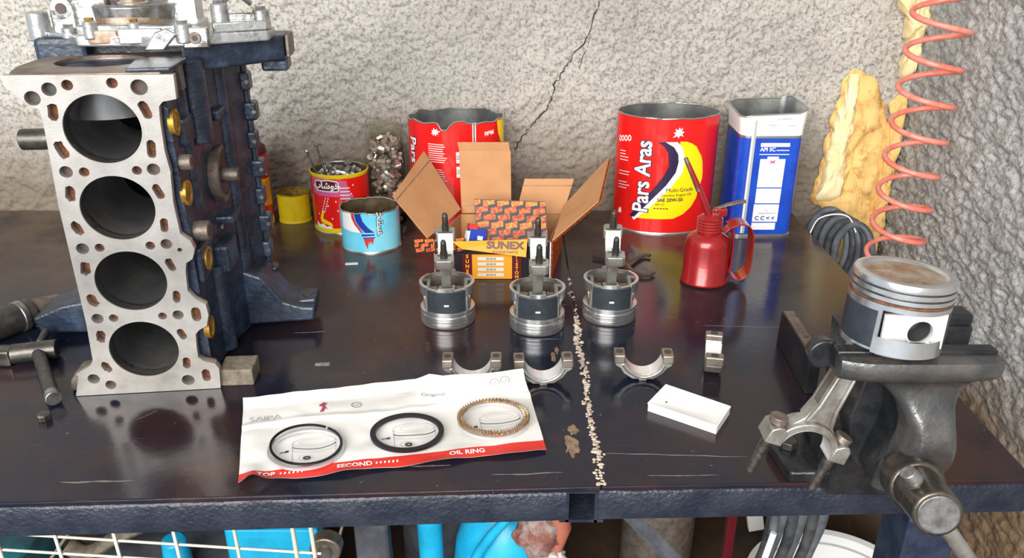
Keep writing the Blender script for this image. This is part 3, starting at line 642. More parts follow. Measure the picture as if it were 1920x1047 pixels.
# blue square tin
t = thing('square_tin', 'tall blue rectangular oil tin with white upper band and open top', 'oil tin', (.411, 1.318, 0))
def rrect(w, d, r, n=6):
    out = []
    for cx, cy, a0 in ((w / 2 - r, -d / 2 + r, -PI / 2), (w / 2 - r, d / 2 - r, 0), (-w / 2 + r, d / 2 - r, PI / 2), (-w / 2 + r, -d / 2 + r, PI)):
        for i in range(n + 1): a = a0 + PI / 2 * i / n; out.append((cx + r * math.cos(a), cy + r * math.sin(a)))
    return out
def ringloft(levels, closed_bottom=False):
    mb = MB(); n = len(levels[0][0]); vs = [(x, y, (z(x, y) if callable(z) else z)) for pts, z in levels for x, y in pts]
    fs = [(k * n + i, k * n + (i + 1) % n, (k + 1) * n + (i + 1) % n, (k + 1) * n + i) for k in range(len(levels) - 1) for i in range(n)]
    if closed_bottom: fs.append(tuple(range(n)))
    mb.add(vs, fs); return mb
W_, D_ = .101, .100; rr = rrect(W_, D_, .016)
ztop = lambda x, y: .2050 + .007 * max(0, x / .05) * (1 if y < 0 else .7) - .004 * (y < 0) + .002 * math.sin(x * 160) 
wide = [(x * (1.06), y * 1.03) for x, y in rr]
body = ringloft([(rr, .003), (rr, .168), ]).build('body', 'can_blue', t, 50)
ringloft([([(x * 1.004, y * 1.004) for x, y in rr], .1685), ([(x * 1.004, y * 1.004) for x, y in rr], .176), (wide, ztop)]).build('white_band', 'white_enamel', t, 50)
ringloft([([(x * 1.008, y * 1.008) for x, y in rr], .1655), ([(x * 1.010, y * 1.010) for x, y in rr], .1675), ([(x * 1.008, y * 1.008) for x, y in rr], .1695)]).build('bead', 'tin_rim', t, 50)
ringloft([([(x * .98, y * .98) for x, y in rr], .006), ([(x * .98, y * .98) for x, y in rr], .168), ([(x * .985, y * .985) for x, y in wide], ztop)], True).build('inside', 'tin_inside', t, 50)
b = MB(); b.tube([(x * .995, y * .995, ztop(x, y)) for x, y in wide], .0013, 6, True); b.build('rim', 'tin_rim', t, 60)
ringloft([([(x * .99, y * .99) for x, y in rr], 0), ([(x * 1.02, y * 1.02) for x, y in rr], 0), ([(x * 1.02, y * 1.02) for x, y in rr], .0035), (rr, .004)], True).build('base', 'tin_rim', t, 50)
FY = -D_ / 2
def fbox(x0, x1, z0, z1, mat, name, lift=.0004): return MB().box(((x0 + x1) / 2, FY - lift, (z0 + z1) / 2), (x1 - x0, .0006, z1 - z0)).build(name, mat, body)
fbox(-.0345, -.0275, .006, .196, 'print_grey', 'seam', .0008); fbox(-.034, -.0315, .006, .196, 'print_white', 'seam_line', .0013)
fbox(-.018, .028, .152, .158, 'print_white', 'title_bar')
def ftext(s, x, z, size, mat, lift=.0008, bold=0., rot=0):
    me = text_mesh(s, size, .0001, bold=bold); me.transform(T(x, FY - lift, z) @ R(PI / 2, 'X') @ R(rot, 'Z')); return finish(me, 'lettering', mat, body)
ftext('API SC', -.006, .1475, .0085, 'print_white', bold=.0002); fbox(.008, .028, .1455, .1468, 'print_white', 'rule'); ftext('~~~~~~~~~', .005, .140, .009, 'print_white', bold=.0002)
fbox(-.016, .024, .085, .132, 'print_white', 'label_panel'); fbox(-.005, .013, .132, .136, 'print_white', 'label_panel')
fbox(-.016, .024, .058, .083, 'print_white', 'label_panel'); fbox(-.017, .024, .026, .056, 'print_white', 'label_panel'); fbox(-.017, .022, .012, .024, 'print_white', 'label_panel')
me = plate_mesh([(-.004, -.003), (0, -.001), (.004, -.003), (.003, .001), (.005, .004), (0, .002), (-.003, .003)], [], .0001); me.transform(T(.004, FY - .0012, .127) @ R(PI / 2, 'X')); finish(me, 'bird_mark', 'print_pink', body)
for z in (.114, .108, .102, .096, .076, .070, .064): fbox(-.010, .010 + random.uniform(0, .01), z, z + .0008, 'print_offwhite', 'small_print', .0009)
ftext('|||', .004, .046, .007, 'print_grey', .0009); fbox(-.008, .020, .040, .0415, 'print_grey', 'small_print', .0009); ftext('C C < <', .003, .032, .0095, 'print_blue', .0009, .0003)
for k, (x, z) in enumerate(((.002, .196), (.012, .197), (.020, .186), (-.01, .187))): fbox(x, x + .012, z, z + .0009, 'print_grey', 'small_print', .0035)

# ------------------------------------------------------------------ bolts sticking out of the red tin
def bolt(name, label, p0, p1, r, group, head=.0035):
    t = MB(); t.cyl(p0, p1, r, n=10); o = t.build(name, 'nut_dark', None, 40); d = (Vector(p1) - Vector(p0)).normalized()
    b = MB(); b.cyl(Vector(p1), Vector(p1) + d * .003, head, n=6); b.build('head', 'steel', o); tag(o, label, 'bolt', group); return o
tx, ty = tin_c
G = 'bolts in the red food tin'
bolt('long_bolt', 'leftmost of the two long thin bolts leaning out of the red food tin', (tx - .030, ty - .016, .085), (tx - .047, ty - .010, .133), .0017, G)
bolt('long_bolt', 'right-hand of the two long thin bolts leaning out of the red food tin', (tx - .016, ty - .014, .085), (tx - .032, ty - .006, .142), .0017, G)
for i, (dx, dy, dz, lean, rr_) in enumerate(((.0, .006, .098, .4, .008), (.017, -.004, .100, -.5, .007), (.030, .0, .097, .9, .006), (-.008, -.018, .098, 1.2, .005), (.012, .018, .103, .2, .007), (-.02, .014, .100, .7, .006), (.024, -.018, .096, 1.3, .005))):
    lab = ['grey hex bolt head lying at the centre of the red food tin', 'tilted bolt with a bright head right of centre in the red food tin', 'bolt nearest the right rim inside the red food tin', 'small bolt lying at the front rim inside the red food tin', 'bolt standing at the back rim inside the red food tin', 'bolt lying at the back left inside the red food tin', 'small bolt at the front right rim inside the red food tin'][i]
    d = Vector((math.sin(lean) * .6, math.cos(i * 2.1) * .5, .7)).normalized(); p = Vector((tx + dx, ty + dy, dz))
    o = MB().cyl(p - d * .022, p, rr_ * .5, n=10).build('bolt', 'nut_dark', None, 40); MB().cyl(p, p + d * .005, rr_, n=6).build('head', 'steel', o, None, .0006); tag(o, lab, 'bolt', G)
mb = MB()
for _ in range(120):
    a = random.uniform(0, 6.28); r = .040 * math.sqrt(random.random()); p = Vector((tx + r * math.cos(a), ty + r * .88 * math.sin(a), .080 + random.uniform(0, .014)))
    d = Vector((random.gauss(0, 1), random.gauss(0, 1), random.gauss(0, .5))).normalized() * random.uniform(.004, .010); mb.cyl(p - d, p + d, random.uniform(.002, .004), n=6)
o = mb.build('small_hardware', 'mixed_metal', None); tag(o, 'jumble of small rusty bolts filling the red food tin', 'hardware', kind='stuff')

# ------------------------------------------------------------------ clear plastic bottle of nuts
t = thing('plastic_bottle', 'cut clear plastic bottle full of nuts, left of the red tins', 'bottle', (-.213, 1.345, 0))
prof = [(0, .001), (.031, .001), (.034, .006), (.033, .03), (.0345, .05), (.033, .07), (.0345, .10), (.033, .135), (.031, .165), (.029, .176)]
MB().lathe(prof + [(r - .001, z) for r, z in reversed(prof[1:])] + [(0, .003)], 40).build('body', 'clear_plastic', t, 60)
mb = MB()
for _ in range(260):
    a = random.uniform(0, 6.28); r = .0255 * math.sqrt(random.uniform(.25, 1)); z = random.uniform(.010, .145)
    if z > .11 and random.random() < .35: continue
    p = Vector((-.213 + r * math.cos(a), 1.345 + r * math.sin(a), z)); d = Vector((random.gauss(0, 1), random.gauss(0, 1), random.gauss(0, 1))).normalized() * random.uniform(.002, .006)
    mb.cyl(p - d, p + d, random.uniform(.003, .0062), n=6)
o = mb.build('loose_nuts', 'mixed_metal', None); tag(o, 'silvery nuts and fittings heaped inside the clear plastic bottle', 'hardware', kind='stuff')

# ------------------------------------------------------------------ bottle half hidden behind the engine block
t = thing('spray_bottle', 'red and orange printed bottle half hidden behind the engine block', 'bottle', (-.437, 1.330, 0))
mb = MB(); mb.lathe([(0, 0), (.026, 0), (.0275, .003), (.0275, .125), (.025, .135), (.018, .142), (0, .143)], 48); body = mb.build('body', 'can_red', t, 50); c = dict(rx=.0275, ry=.0275, print_parent=body)
wrap_poly([(-5, 40), (44, 36), (44, 78), (20, 84), (-5, 80)], c, 'print_orange', 'orange_patch'); wrap_poly([(0, 2), (44, 2), (44, 16), (0, 14)], c, 'print_yellow', 'lower_band')
wrap_poly([(18, 88), (22, 91), (27, 87), (31, 92), (36, 88), (36, 96), (30, 98), (26, 95), (20, 98)], c, 'print_white', 'white_mark', .0001); wrap_poly([(-5, 82), (44, 80), (44, 83), (-5, 85)], c, 'print_yellow', 'stripe', .0001)
MB().lathe([(.0276, .125), (.0262, .136), (.018, .1425)], 48).build('shoulder', 'print_maroon', t, 50)

# ------------------------------------------------------------------ open carton
ctn = thing('piston_carton', 'open brown cardboard carton with black and orange print and raised flaps', 'carton', (0, 0, 0))
def sheet(pts, th=.0016):
    """thick quad sheet"""
    P = [Vector(p) for p in pts]; n = (P[1] - P[0]).cross(P[2] - P[0]).normalized() * th; k = len(P)
    mb = MB(); mb.add([*P, *[p + n for p in P]], [tuple(range(k)), tuple(range(2 * k - 1, k - 1, -1))] + [(i, (i + 1) % k, k + (i + 1) % k, k + i) for i in range(k)]); return mb
def lerp(a, b, t): return tuple(x + (y - x) * t for x, y in zip(a, b))
A = (-.112, 1.100); B = (.057, 1.100); Cc = (.078, 1.215); Dd = (-.080, 1.215); hz = .058
def wall(p, q, mat='carton_black', name='side_panel'):
    return sheet([(*p, 0.0005), (*q, 0.0005), (*q, hz), (*p, hz)]).build(name, mat, ctn)
wall(A, B, name='front_panel'); wall(B, Cc, 'brick_red'); wall(Cc, Dd, 'cardboard', 'back_panel'); wall(Dd, A, 'cardboard')
i_ = .0022
sheet([(A[0] + .002, A[1] + i_, .001), (B[0] - .002, B[1] + i_, .001), (Cc[0] - .002, Cc[1] - i_, .001), (Dd[0] + .002, Dd[1] - i_, .001)]).build('floor_panel', 'cardboard', ctn)
sheet([(A[0] + .003, A[1] + i_, .002), (B[0] - .003, B[1] + i_, .002), (B[0] - .003, B[1] + i_, hz), (A[0] + .003, A[1] + i_, hz)], .0008).build('front_lining', 'cardboard', ctn)
sheet([(B[0] - .003, B[1] + i_, .002), (Cc[0] - .003, Cc[1] - i_, .002), (Cc[0] - .003, Cc[1] - i_, hz), (B[0] - .003, B[1] + i_, hz)], .0008).build('side_lining', 'cardboard', ctn)
# flaps
def flap(name, pts, crease=None):
    o = sheet(pts).build(name, 'cardboard', ctn, None, .0002)
    if crease: MB().tube([Vector(crease[0]), Vector(crease[1])], .0007, 6).build('crease', 'alu_dark', o)
    return o
flap('back_flap', [(-.079, 1.216, .060), (-.001, 1.216, .060), (-.002, 1.224, .158), (-.081, 1.224, .158)], ((-.0775, 1.215, .0745), (-.002, 1.215, .0745)))
flap('back_flap_tongue', [(-.0805, 1.224, .158), (-.003, 1.224, .158), (-.005, 1.222, .172), (-.083, 1.222, .172)])

lf = [(-.079, 1.205, .070), (-.122, 1.108, .060), (-.172, 1.128, .118), (-.1376, 1.2515, .1500)]
flap('left_flap', lf, (lerp(lf[2], lf[1], .10), lerp(lf[3], lf[0], .16)))
flap('right_rear_flap', [(.006, 1.216, .058), (.080, 1.216, .058), (.098, 1.246, .106), (.020, 1.246, .106)], ((.0165, 1.2385, .0975), (.0935, 1.2385, .0975)))
rf = [(.058, 1.104, .056), (.124, 1.110, .115), (.1534, 1.2539, .1390), (.081, 1.205, .075)]
o = flap('right_flap', rf)
sheet([tuple(Vector(p) + Vector((.0026, -.0006, -.0006))) for p in rf], .0004).build('printed_skin', 'brick_red', o)
def brick_sheet(name, P0, U, V, nu, nv, parent, base='carton_black'):
    """printed brick pattern: slanted red lozenges on a dark sheet"""
    P0, U, V = Vector(P0), Vector(U), Vector(V); N = U.cross(V).normalized()
    b = sheet([P0, P0 + U, P0 + U + V, P0 + V], .0010).build(name, base, parent)
    for face, sgn in ((0, -1),):
        for j in range(nv):
            mb = MB()
            for i in range(-1, nu + 1):
                u0 = (i + .5 * (j % 2) + .08) / nu; u1 = u0 + .84 / nu; v0 = (j + .10) / nv; v1 = (j + .86) / nv
                q = []
                for u, v, in ((u0, v0), (u1, v0 + .35 / nv), (u1, v1 + .35 / nv), (u0, v1)):
                    q.append((min(max(u, .005), .995), min(max(v, .01), .99)))
                if q[1][0] - q[0][0] < .02: continue
                mb.add([P0 + U * u + V * v + N * .0013 for u, v in q], [(0, 1, 2, 3)])
            mb.build('printed_brick_row', 'brick_orange' if j % 3 == 2 else 'brick_red', b)
    return b
# inner carton with brick print, tilted inside
inn = brick_sheet('inner_flap', (-.052, 1.130, .042), (.106, 0, -.004), (-.004, .030, .060), 5, 6, ctn)
brick_sheet('left_print_flap', (-.139, 1.094, .042), (.075, -.004, .004), (-.004, .016, .015), 5, 3, ctn)
# orange front flap folded down over the front edge
o = sheet([(-.086, 1.094, .060), (-.072, 1.086, .052), (.020, 1.083, .0405), (.022, 1.095, .063)], .0008); of = o.build('front_flap', 'print_orange', ctn)
def face_text(s, P, U, V, size, mat, parent, bold=.0003, sx=1.):
    U = Vector(U).normalized(); V = Vector(V); V = (V - U * V.dot(U)).normalized(); N = U.cross(V)
    X = Matrix((U, V, N)).transposed().to_4x4(); X.translation = Vector(P) + N * .0008
    me = text_mesh(s, size, .0001, bold=bold, sx=sx); me.transform(X); return finish(me, 'lettering', mat, parent)
fU = Vector((1, -.01, -.02)); fV = Vector((0, .45, .9))
face_text('SUNEX', (-.010, 1.0880, .0565), fU, fV, .0145, 'print_maroon', of, .0006, 1.15)
face_text('ENGINE PARTS', (-.010, 1.0850, .0475), fU, fV, .0050, 'print_maroon', of, .0001, 1.1)
# front printed panel
FYc = 1.0975
def cbox(x0, x1, z0, z1, mat, name, d=0.): return MB().box(((x0 + x1) / 2, FYc - d, (z0 + z1) / 2), (x1 - x0, .001, z1 - z0)).build(name, mat, ctn)
cbox(-.072, .014, .001, .040, 'print_maroon', 'label_ground', .0002); cbox(-.058, .000, .0008, .0392, 'print_orange', 'label_panel', .0008)
for k, z in enumerate((.033, .0245, .016, .0075)):
    cbox(-.050, -.012, z - .0025, z + .0025, 'print_offwhite', 'label_line', .0014)
    for q_ in range(5): cbox(-.037 + q_ * .0028, -.0352 + q_ * .0028 - .0005 * (q_ % 2), z - .0014, z + .0014, 'print_mid', 'smudged_print', .0019)
for k, ch in enumerate('SUNEX'): face_text(ch, (-.065, FYc - .0002, .036 - k * .0078), (1, 0, 0), (0, 0, 1), .0075, 'print_orange', ctn, .0003)
for k, ch in enumerate('PISTON'): face_text(ch, (.007, FYc - .0002, .036 - k * .0064), (1, 0, 0), (0, 0, 1), .0068, 'print_orange', ctn, .0003)
MB().box((.0555, 1.0978, .030), (.0016, .0012, .056)).build('torn_edge', 'print_offwhite', ctn)
# small blue packet in the carton
pk = MB().box((0, 0, .012), (.026, .018, .028)).build('small_packet', 'print_blue', None, None, .001); pk.location = (-.055, 1.120, .044); pk.rotation_euler = (-.3, .25, .2)
MB().box((-.008, 0, .027), (.012, .0184, .007)).build('red_end', 'print_red', pk); MB().box((.004, -.0094, .012), (.008, .0004, .006)).build('white_mark', 'print_white', pk); MB().box((-.0135, 0, .010), (.003, .0184, .020)).build('white_side', 'print_white', pk)
tag(pk, 'small blue and red packet tucked inside the open carton', 'packet')

# ------------------------------------------------------------------ red oiler
t = thing('oiler', 'dark red pump oil can with a long spout and loop handle', 'oiler', (.280, 1.090, 0))
MB().lathe([(0, .001), (.032, .001), (.0345, .003), (.0345, .006), (.0325, .008), (.0315, .060), (.0295, .068), (.022, .075), (.0165, .077)], 56, sy=.9).build('body', 'oiler_red', t, 50)
MB().lathe([(.0165, .076)] + [(.0165 + (.0018 if k % 2 else 0), .078 + k * .0022) for k in range(10)] + [(.0150, .1005), (.008, .105), (0, .1055)], 40, sy=.9).build('threaded_cap', 'oiler_red', t, 30)
MB().tube([(-.002, -.004, .100), (-.012, -.006, .122), (-.024, -.004, .148), (-.039, 0, .178), (-.042, .001, .184)], [.0052, .0048, .0040, .0031, .0024], 14).build('spout', 'oiler_red', t, 50)
MB().tube([(-.0205, -.0043, .140), (-.0425, .001, .185)], [.0046, .0030], 12).build('spout_tip', 'alu_dark', t, 50)
MB().box((.012, -.002, .108), (.018, .012, .012), ).box((.006, -.002, .104), (.012, .014, .008)).build('pump_head', 'oiler_red', t, None, .002)
lv = MB(); lv.tube([(.004, -.002, .112), (.020, -.002, .118), (.036, -.002, .122), (.046, -.002, .1235)], [.003, .0048, .0058, .0048], 12, flat=.45); lv.build('pump_lever', 'alu_dark', t, 50)
MB().cyl((.006, -.010, .106), (.006, .008, .106), .0022, n=10).build('lever_pin', 'steel', t, 40)
# loop handle: a flat strap bent into a D
loop = [(.026, .088), (.040, .093), (.052, .090), (.059, .078), (.061, .050), (.060, .024), (.054, .012), (.044, .008), (.036, .012), (.031, .022)]
def smooth_path(P, k=4):
    out = []
    for i in range(len(P) - 1):
        p0, p1, p2, p3 = (Vector(P[max(i - 1, 0)]), Vector(P[i]), Vector(P[i + 1]), Vector(P[min(i + 2, len(P) - 1)]))
        for j in range(k): s_ = j / k; out.append(.5 * (2 * p1 + (p2 - p0) * s_ + (2 * p0 - 5 * p1 + 4 * p2 - p3) * s_ ** 2 + (3 * p1 - p0 - 3 * p2 + p3) * s_ ** 3))
    return out + [Vector(P[-1])]
def strap(P, wy0, wy1, th):
    pts = smooth_path([(a, 0, b) for a, b in P]); mb = MB(); vs = []; fs = []; m = len(pts)
    for i, p in enumerate(pts):
        d = (pts[min(i + 1, m - 1)] - pts[max(i - 1, 0)]).normalized(); nrm = Vector((-d.z, 0, d.x)) * th / 2
        for yy, s_ in ((wy0, 1), (wy1, 1), (wy1, -1), (wy0, -1)): q = p + nrm * s_; vs.append((q.x, yy, q.z))
    for i in range(m - 1):
        for k in range(4): fs.append((i * 4 + k, i * 4 + (k + 1) % 4, i * 4 + 4 + (k + 1) % 4, i * 4 + 4 + k))
    fs += [(0, 1, 2, 3), tuple(4 * (m - 1) + k for k in range(4))]; mb.add(vs, fs); return mb
strap(loop, -.016, .013, .002).build('handle', 'oiler_red', t, 40, .0006)
strap([(.020, .078), (.030, .086), (.034, .070), (.034, .030), (.031, .018)], -.010, .008, .002).build('handle_bracket', 'oiler_red', t, 40, .0006)

# ------------------------------------------------------------------ hook spanner on the bench
sp = smooth_path([(.125, 1.172, .004), (.150, 1.162, .004), (.168, 1.145, .004), (.176, 1.118, .004), (.188, 1.103, .004), (.202, 1.102, .004), (.210, 1.112, .004)], 5)
o = MB().tube(sp, [.0035 + .0035 * math.sin(PI * min(1, i / len(sp) * 1.3)) for i in range(len(sp))], 8, flat=.5).build('hook_spanner', 'steel_dark', None, 50)
MB().tube(smooth_path([(.172, 1.130, .004), (.190, 1.160, .004), (.205, 1.178, .004), (.215, 1.176, .004)], 4), .0042, 8, flat=.55).build('upper_jaw', 'steel_dark', o, 50)
tag(o, 'dark hooked spanner lying flat behind the rightmost standing piston', 'spanner')

# ------------------------------------------------------------------ pistons with rods
PR = .0355; PSY = .92
def rod_parts(parent, pin_z, L, lean, X0=None, bolts=True):
    rod = bpy.data.objects.new('connecting_rod', None); rod.empty_display_size = .01; link(rod, parent)
    X = (X0 or T(0, 0, pin_z)) @ R(lean, 'X')
    def rb(mb, name, mat, bevel=.0008, smooth=40, par=None): return mb.build(name, mat, rod, smooth, bevel, X)
    rb(MB().cyl((-.011, 0, 0), (.011, 0, 0), .0125, n=28), 'small_end', 'alu_dull')
    # I beam
    w0, w1 = .0075, .0115; z0, z1 = .010, L - .026
    rb(MB().add([(sx * .0062, sy * (w0 if z == z0 else w1), z) for z in (z0, z1) for sx, sy in ((-1, -1), (1, -1), (1, 1), (-1, 1))], [(3, 2, 1, 0), (4, 5, 6, 7), (0, 1, 5, 4), (1, 2, 6, 5), (2, 3, 7, 6), (3, 0, 4, 7)]), 'beam', 'alu_dull')
    ri, ro = .0225, .0285; n = 24
    poly = [(ro * math.cos(PI + PI * i / n), ro * math.sin(PI + PI * i / n)) for i in range(n + 1)] + [(ri * math.cos(2 * PI - PI * i / n), ri * math.sin(2 * PI - PI * i / n)) for i in range(n + 1)]
    YZ = T(0, 0, L) @ Matrix(((0, 0, 1, 0), (1, 0, 0, 0), (0, 1, 0, 0), (0, 0, 0, 1)))
    rb(MB().prism(poly, -.0095, .0095, YZ), 'big_end', 'alu_dull')
    arc = [(ri - .0002) * math.cos(PI + PI * i / n) for i in range(n + 1)]
    mb = MB(); vs = [(s_ * .0096, (ri - .0003) * math.cos(PI + PI * i / n), L + (ri - .0003) * math.sin(PI + PI * i / n)) for i in range(n + 1) for s_ in (-1, 1)]
    mb.add(vs, [(2 * i, 2 * i + 1, 2 * i + 3, 2 * i + 2) for i in range(n)]); rb(mb, 'bearing_surface', 'bearing_face', 0, 60)
    for s_ in (-1, 1):
        y = s_ * .0300
        rb(MB().prism([(-.012, y - .0075), (.012, y - .0075), (.012, y + .0055 * 1), (.0085, y + .0085), (-.0085, y + .0085), (-.012, y + .0055)] if s_ > 0 else [(-.012, y + .0075), (.012, y + .0075), (.012, y - .0055), (.0085, y - .0085), (-.0085, y - .0085), (-.012, y - .0055)], L - .013, L), 'bolt_shoulder', 'alu_dull')
        rb(MB().cyl((0, y, L - .002), (0, y, L + .008), .0046, n=16).cyl((0, y, L + .008), (0, y, L + .022), .0038, n=16).cyl((0, y, L + .022), (0, y, L + .025), .0038, .0026, n=16), 'rod_bolt', 'steel_dark', 0)
    return rod
def piston_parts(t, X=None, top_dish=False):
    """crown at z = 0, skirt opening at z = .058; gudgeon pin along x"""
    def pb(mb, name, mat, bevel=0, smooth=35, parent=None): return mb.build(name, mat, parent or t, smooth, bevel, X)
    r = PR
    prof = [(0, 0), (r - .0025, 0), (r - .0006, .0008), (r, .0022), (r, .0058), (r - .0016, .0058), (r - .0016, .0075), (r, .0075), (r, .0110), (r - .0016, .0110), (r - .0016, .0127), (r, .0127), (r, .0158), (r - .002, .0158), (r - .002, .0188), (r, .0188), (r, .0225), (r - .004, .0235), (0, .0225)]
    if top_dish: prof = [(0, .0025), (r - .009, .0022), (r - .0075, .0004), (r - .006, 0)] + prof[1:]
    crown = pb(MB().lathe(prof, 72, sy=PSY), 'crown', 'alu')
    for z in (.00665, .01185): pb(MB().lathe([(r - .0004, z - .0008), (r - .0001, z), (r - .0004, z + .0008), (r - .002, z + .0008), (r - .002, z - .0008)], 72, sy=PSY, closed=True), 'piston_ring', 'steel_dark' if top_dish else 'steel', parent=None)
    for k, c0 in (('front', 0), ('rear', PI)):
        a = math.radians(48)
        sk = pb(MB().lathe([(r - .0004, .022), (r - .0004, .056), (r - .0030, .0565), (r - .0030, .022)], 30, sy=PSY, a0=c0 - a, a1=c0 + a, closed=True), 'skirt', 'alu')
        a2 = math.radians(43)
        co = pb(MB().lathe([(r - .0003, .0245), (r + .0002, .025), (r + .0002, .0535), (r - .0003, .054)], 30, sy=PSY, a0=c0 - a2, a1=c0 + a2, closed=True), 'skirt_coating', 'skirt_coat', parent=sk)
        if k == 'front': pb(MB().box((.000, -(r + .0003) * PSY, .036), (.006, .0008, .0022)), 'size_mark', 'print_white', parent=sk)
        tab = pb(MB().lathe([(r - .0004, .0545), (r - .0004, .059), (r - .0030, .059), (r - .0030, .0545)], 14, sy=PSY, a0=c0 - .30, a1=c0 + .30, closed=True), 'skirt_tab', 'alu', parent=sk)
    for s_ in (-1, 1):
        # ears of the rim at either side, standing over the pin bosses
        pb(MB().lathe([(r - .0002, .044), (r + .0004, .057), (r - .0036, .0575), (r - .0040, .045)], 24, sy=PSY, a0=s_ * PI / 2 - .80, a1=s_ * PI / 2 + .80, closed=True), 'rim_ear', 'alu')
        if top_dish: continue
        pb(MB().box((s_ * .0245, 0, .036), (.005, .044, .030)), 'boss_wall', 'alu_dull', .001)
        bo = pb(MB().cyl((s_ * .012, 0, .036), (s_ * .0305, 0, .036), .0118, n=28), 'pin_boss', 'alu_dark', .0008)
        pb(MB().cyl((s_ * .030, 0, .036), (s_ * .0308, 0, .036), .0085, n=22), 'pin_end', 'hole_dark', parent=bo)
        pb(MB().cyl((s_ * .021, -.019, .046), (s_ * .021, -.019, .0495), .0045, n=14), 'oil_pad', 'alu_dark')
    if not top_dish: pb(MB().box((0, 0, .030), (.046, .004, .015)).lathe([(.030, .024), (.031, .050)], 40, sy=PSY), 'inner_wall', 'alu_dark')
def standing_piston(label, x, y, rz, lean):
    t = thing('piston_assembly', label, 'piston', (x, y, 0), rz, 'pistons standing upside down on the bench')
    piston_parts(t); rod_parts(t, .036, .082, lean); return t
standing_piston('leftmost of three pistons standing crown down with its rod up, before the carton', -.0845, .968, math.radians(2), math.radians(13))
standing_piston('middle of three upside-down pistons, nearest the camera, just left of the weld seam', .0325, .950, math.radians(0), math.radians(12))
standing_piston('rightmost of three upside-down pistons, standing right of the weld seam', .1295, .978, math.radians(-3), math.radians(13))

# ------------------------------------------------------------------ rod bearing caps
def bearing_cap(label, x, y, rz, tilt=0):
    t = thing('bearing_cap', label, 'bearing cap', (x, y, 0), rz, 'connecting rod caps on the bench')
    ri = .0225; n = 22; H_ = .0335
    outer = [(-.0325, H_), (-.0325, H_ - .013), (-.0265, H_ - .017), (-.0225, .010), (-.012, .0025), (-.005, .0025), (-.004, 0), (.004, 0), (.005, .0025), (.012, .0025), (.0225, .010), (.0265, H_ - .017), (.0325, H_ - .013), (.0325, H_)]
    inner = [(ri * math.cos(PI * i / n), H_ - ri * math.sin(PI * i / n) * 1.08) for i in range(n + 1)]
    X = Matrix(((1, 0, 0, 0), (0, 0, 1, 0), (0, 1, 0, 0), (0, 0, 0, 1)))
    MB().prism(outer + inner, -.009, .009, X).build('body', 'alu_dull', t, 40, .0008)
    mb = MB(); vs = [((ri - .0003) * math.cos(PI * i / n), s_ * .0088, H_ - (ri - .0003) * 1.08 * math.sin(PI * i / n)) for i in range(n + 1) for s_ in (-1, 1)]
    mb.add(vs, [(2 * i, 2 * i + 1, 2 * i + 3, 2 * i + 2) for i in range(n)]); mb.build('bearing_surface', 'bearing_face', t, 60)
    rib = [(1.19 * a, H_ - (H_ - b) * 1.0) for a, b in inner[3:-3]]
    mb = MB(); mb.tube([(a * 1.16, -.0092, H_ + (b - H_) * 1.14) for a, b in inner[3:-3]], .0016, 6); mb.build('edge_rib', 'alu', t, 60)
    for s_ in (-1, 1):
        MB().box((s_ * .0275, 0, H_ - .005), (.0125, .0205, .011)).build('bolt_pad', 'alu_dark', t, None, .0015)
        MB().prism(circ(s_ * .0275, 0, .0042, .0046, 16), H_ + .0003, H_ + .0010).build('bolt_hole', 'hole_dark', t)
    return t
bearing_cap('bearing cap partly covered by the ring sheet, leftmost of the four', -.0455, .812, math.radians(1))
bearing_cap('bearing cap at the upper right corner of the ring sheet', .0355, .812, math.radians(3))
bearing_cap('bearing cap standing open side up above the white plastic tray', .1510, .822, math.radians(-2))
bearing_cap('bearing cap turned edge-on, rightmost of the four', .2365, .840, math.radians(78))

# ------------------------------------------------------------------ white plastic lid
t = thing('plastic_tray', 'shallow white plastic tray lying on the bench in front of the bearing caps', 'tray', (0, 0, 0))
q = [(.1465, .752), (.2120, .708), (.2350, .745), (.1725, .790)]
cx = sum(p[0] for p in q) / 4; cy = sum(p[1] for p in q) / 4
def sc(k): return [(cx + (x - cx) * k, cy + (y - cy) * k) for x, y in q]
def lid_levels(): return [(sc(.985), 0), (sc(.985), .008), (sc(1.0), .0085), (sc(1.0), .0105), (sc(.955), .0105), (sc(.94), .0085)]
ringloft(lid_levels()).build('rim', 'white_plastic', t, None, .0004)
P = np.zeros((13, 13, 3))
for i in range(13):
    for j in range(13):
        a, b = i / 12, j / 12; Q = [Vector((*p, 0)) for p in sc(.945)]
        p = Q[0].lerp(Q[1], a).lerp(Q[3].lerp(Q[2], a), b); P[i, j] = (p.x, p.y, .0088 - .0035 * 16 * a * (1 - a) * b * (1 - b))
grid_mesh('panel', P, 'white_plastic', t)
MB().lathe([(0, .0078), (.0011, .0076), (.0011, .0066)], 10, T(.168, .758, 0)).build('dirt_speck', 'print_dark', t)

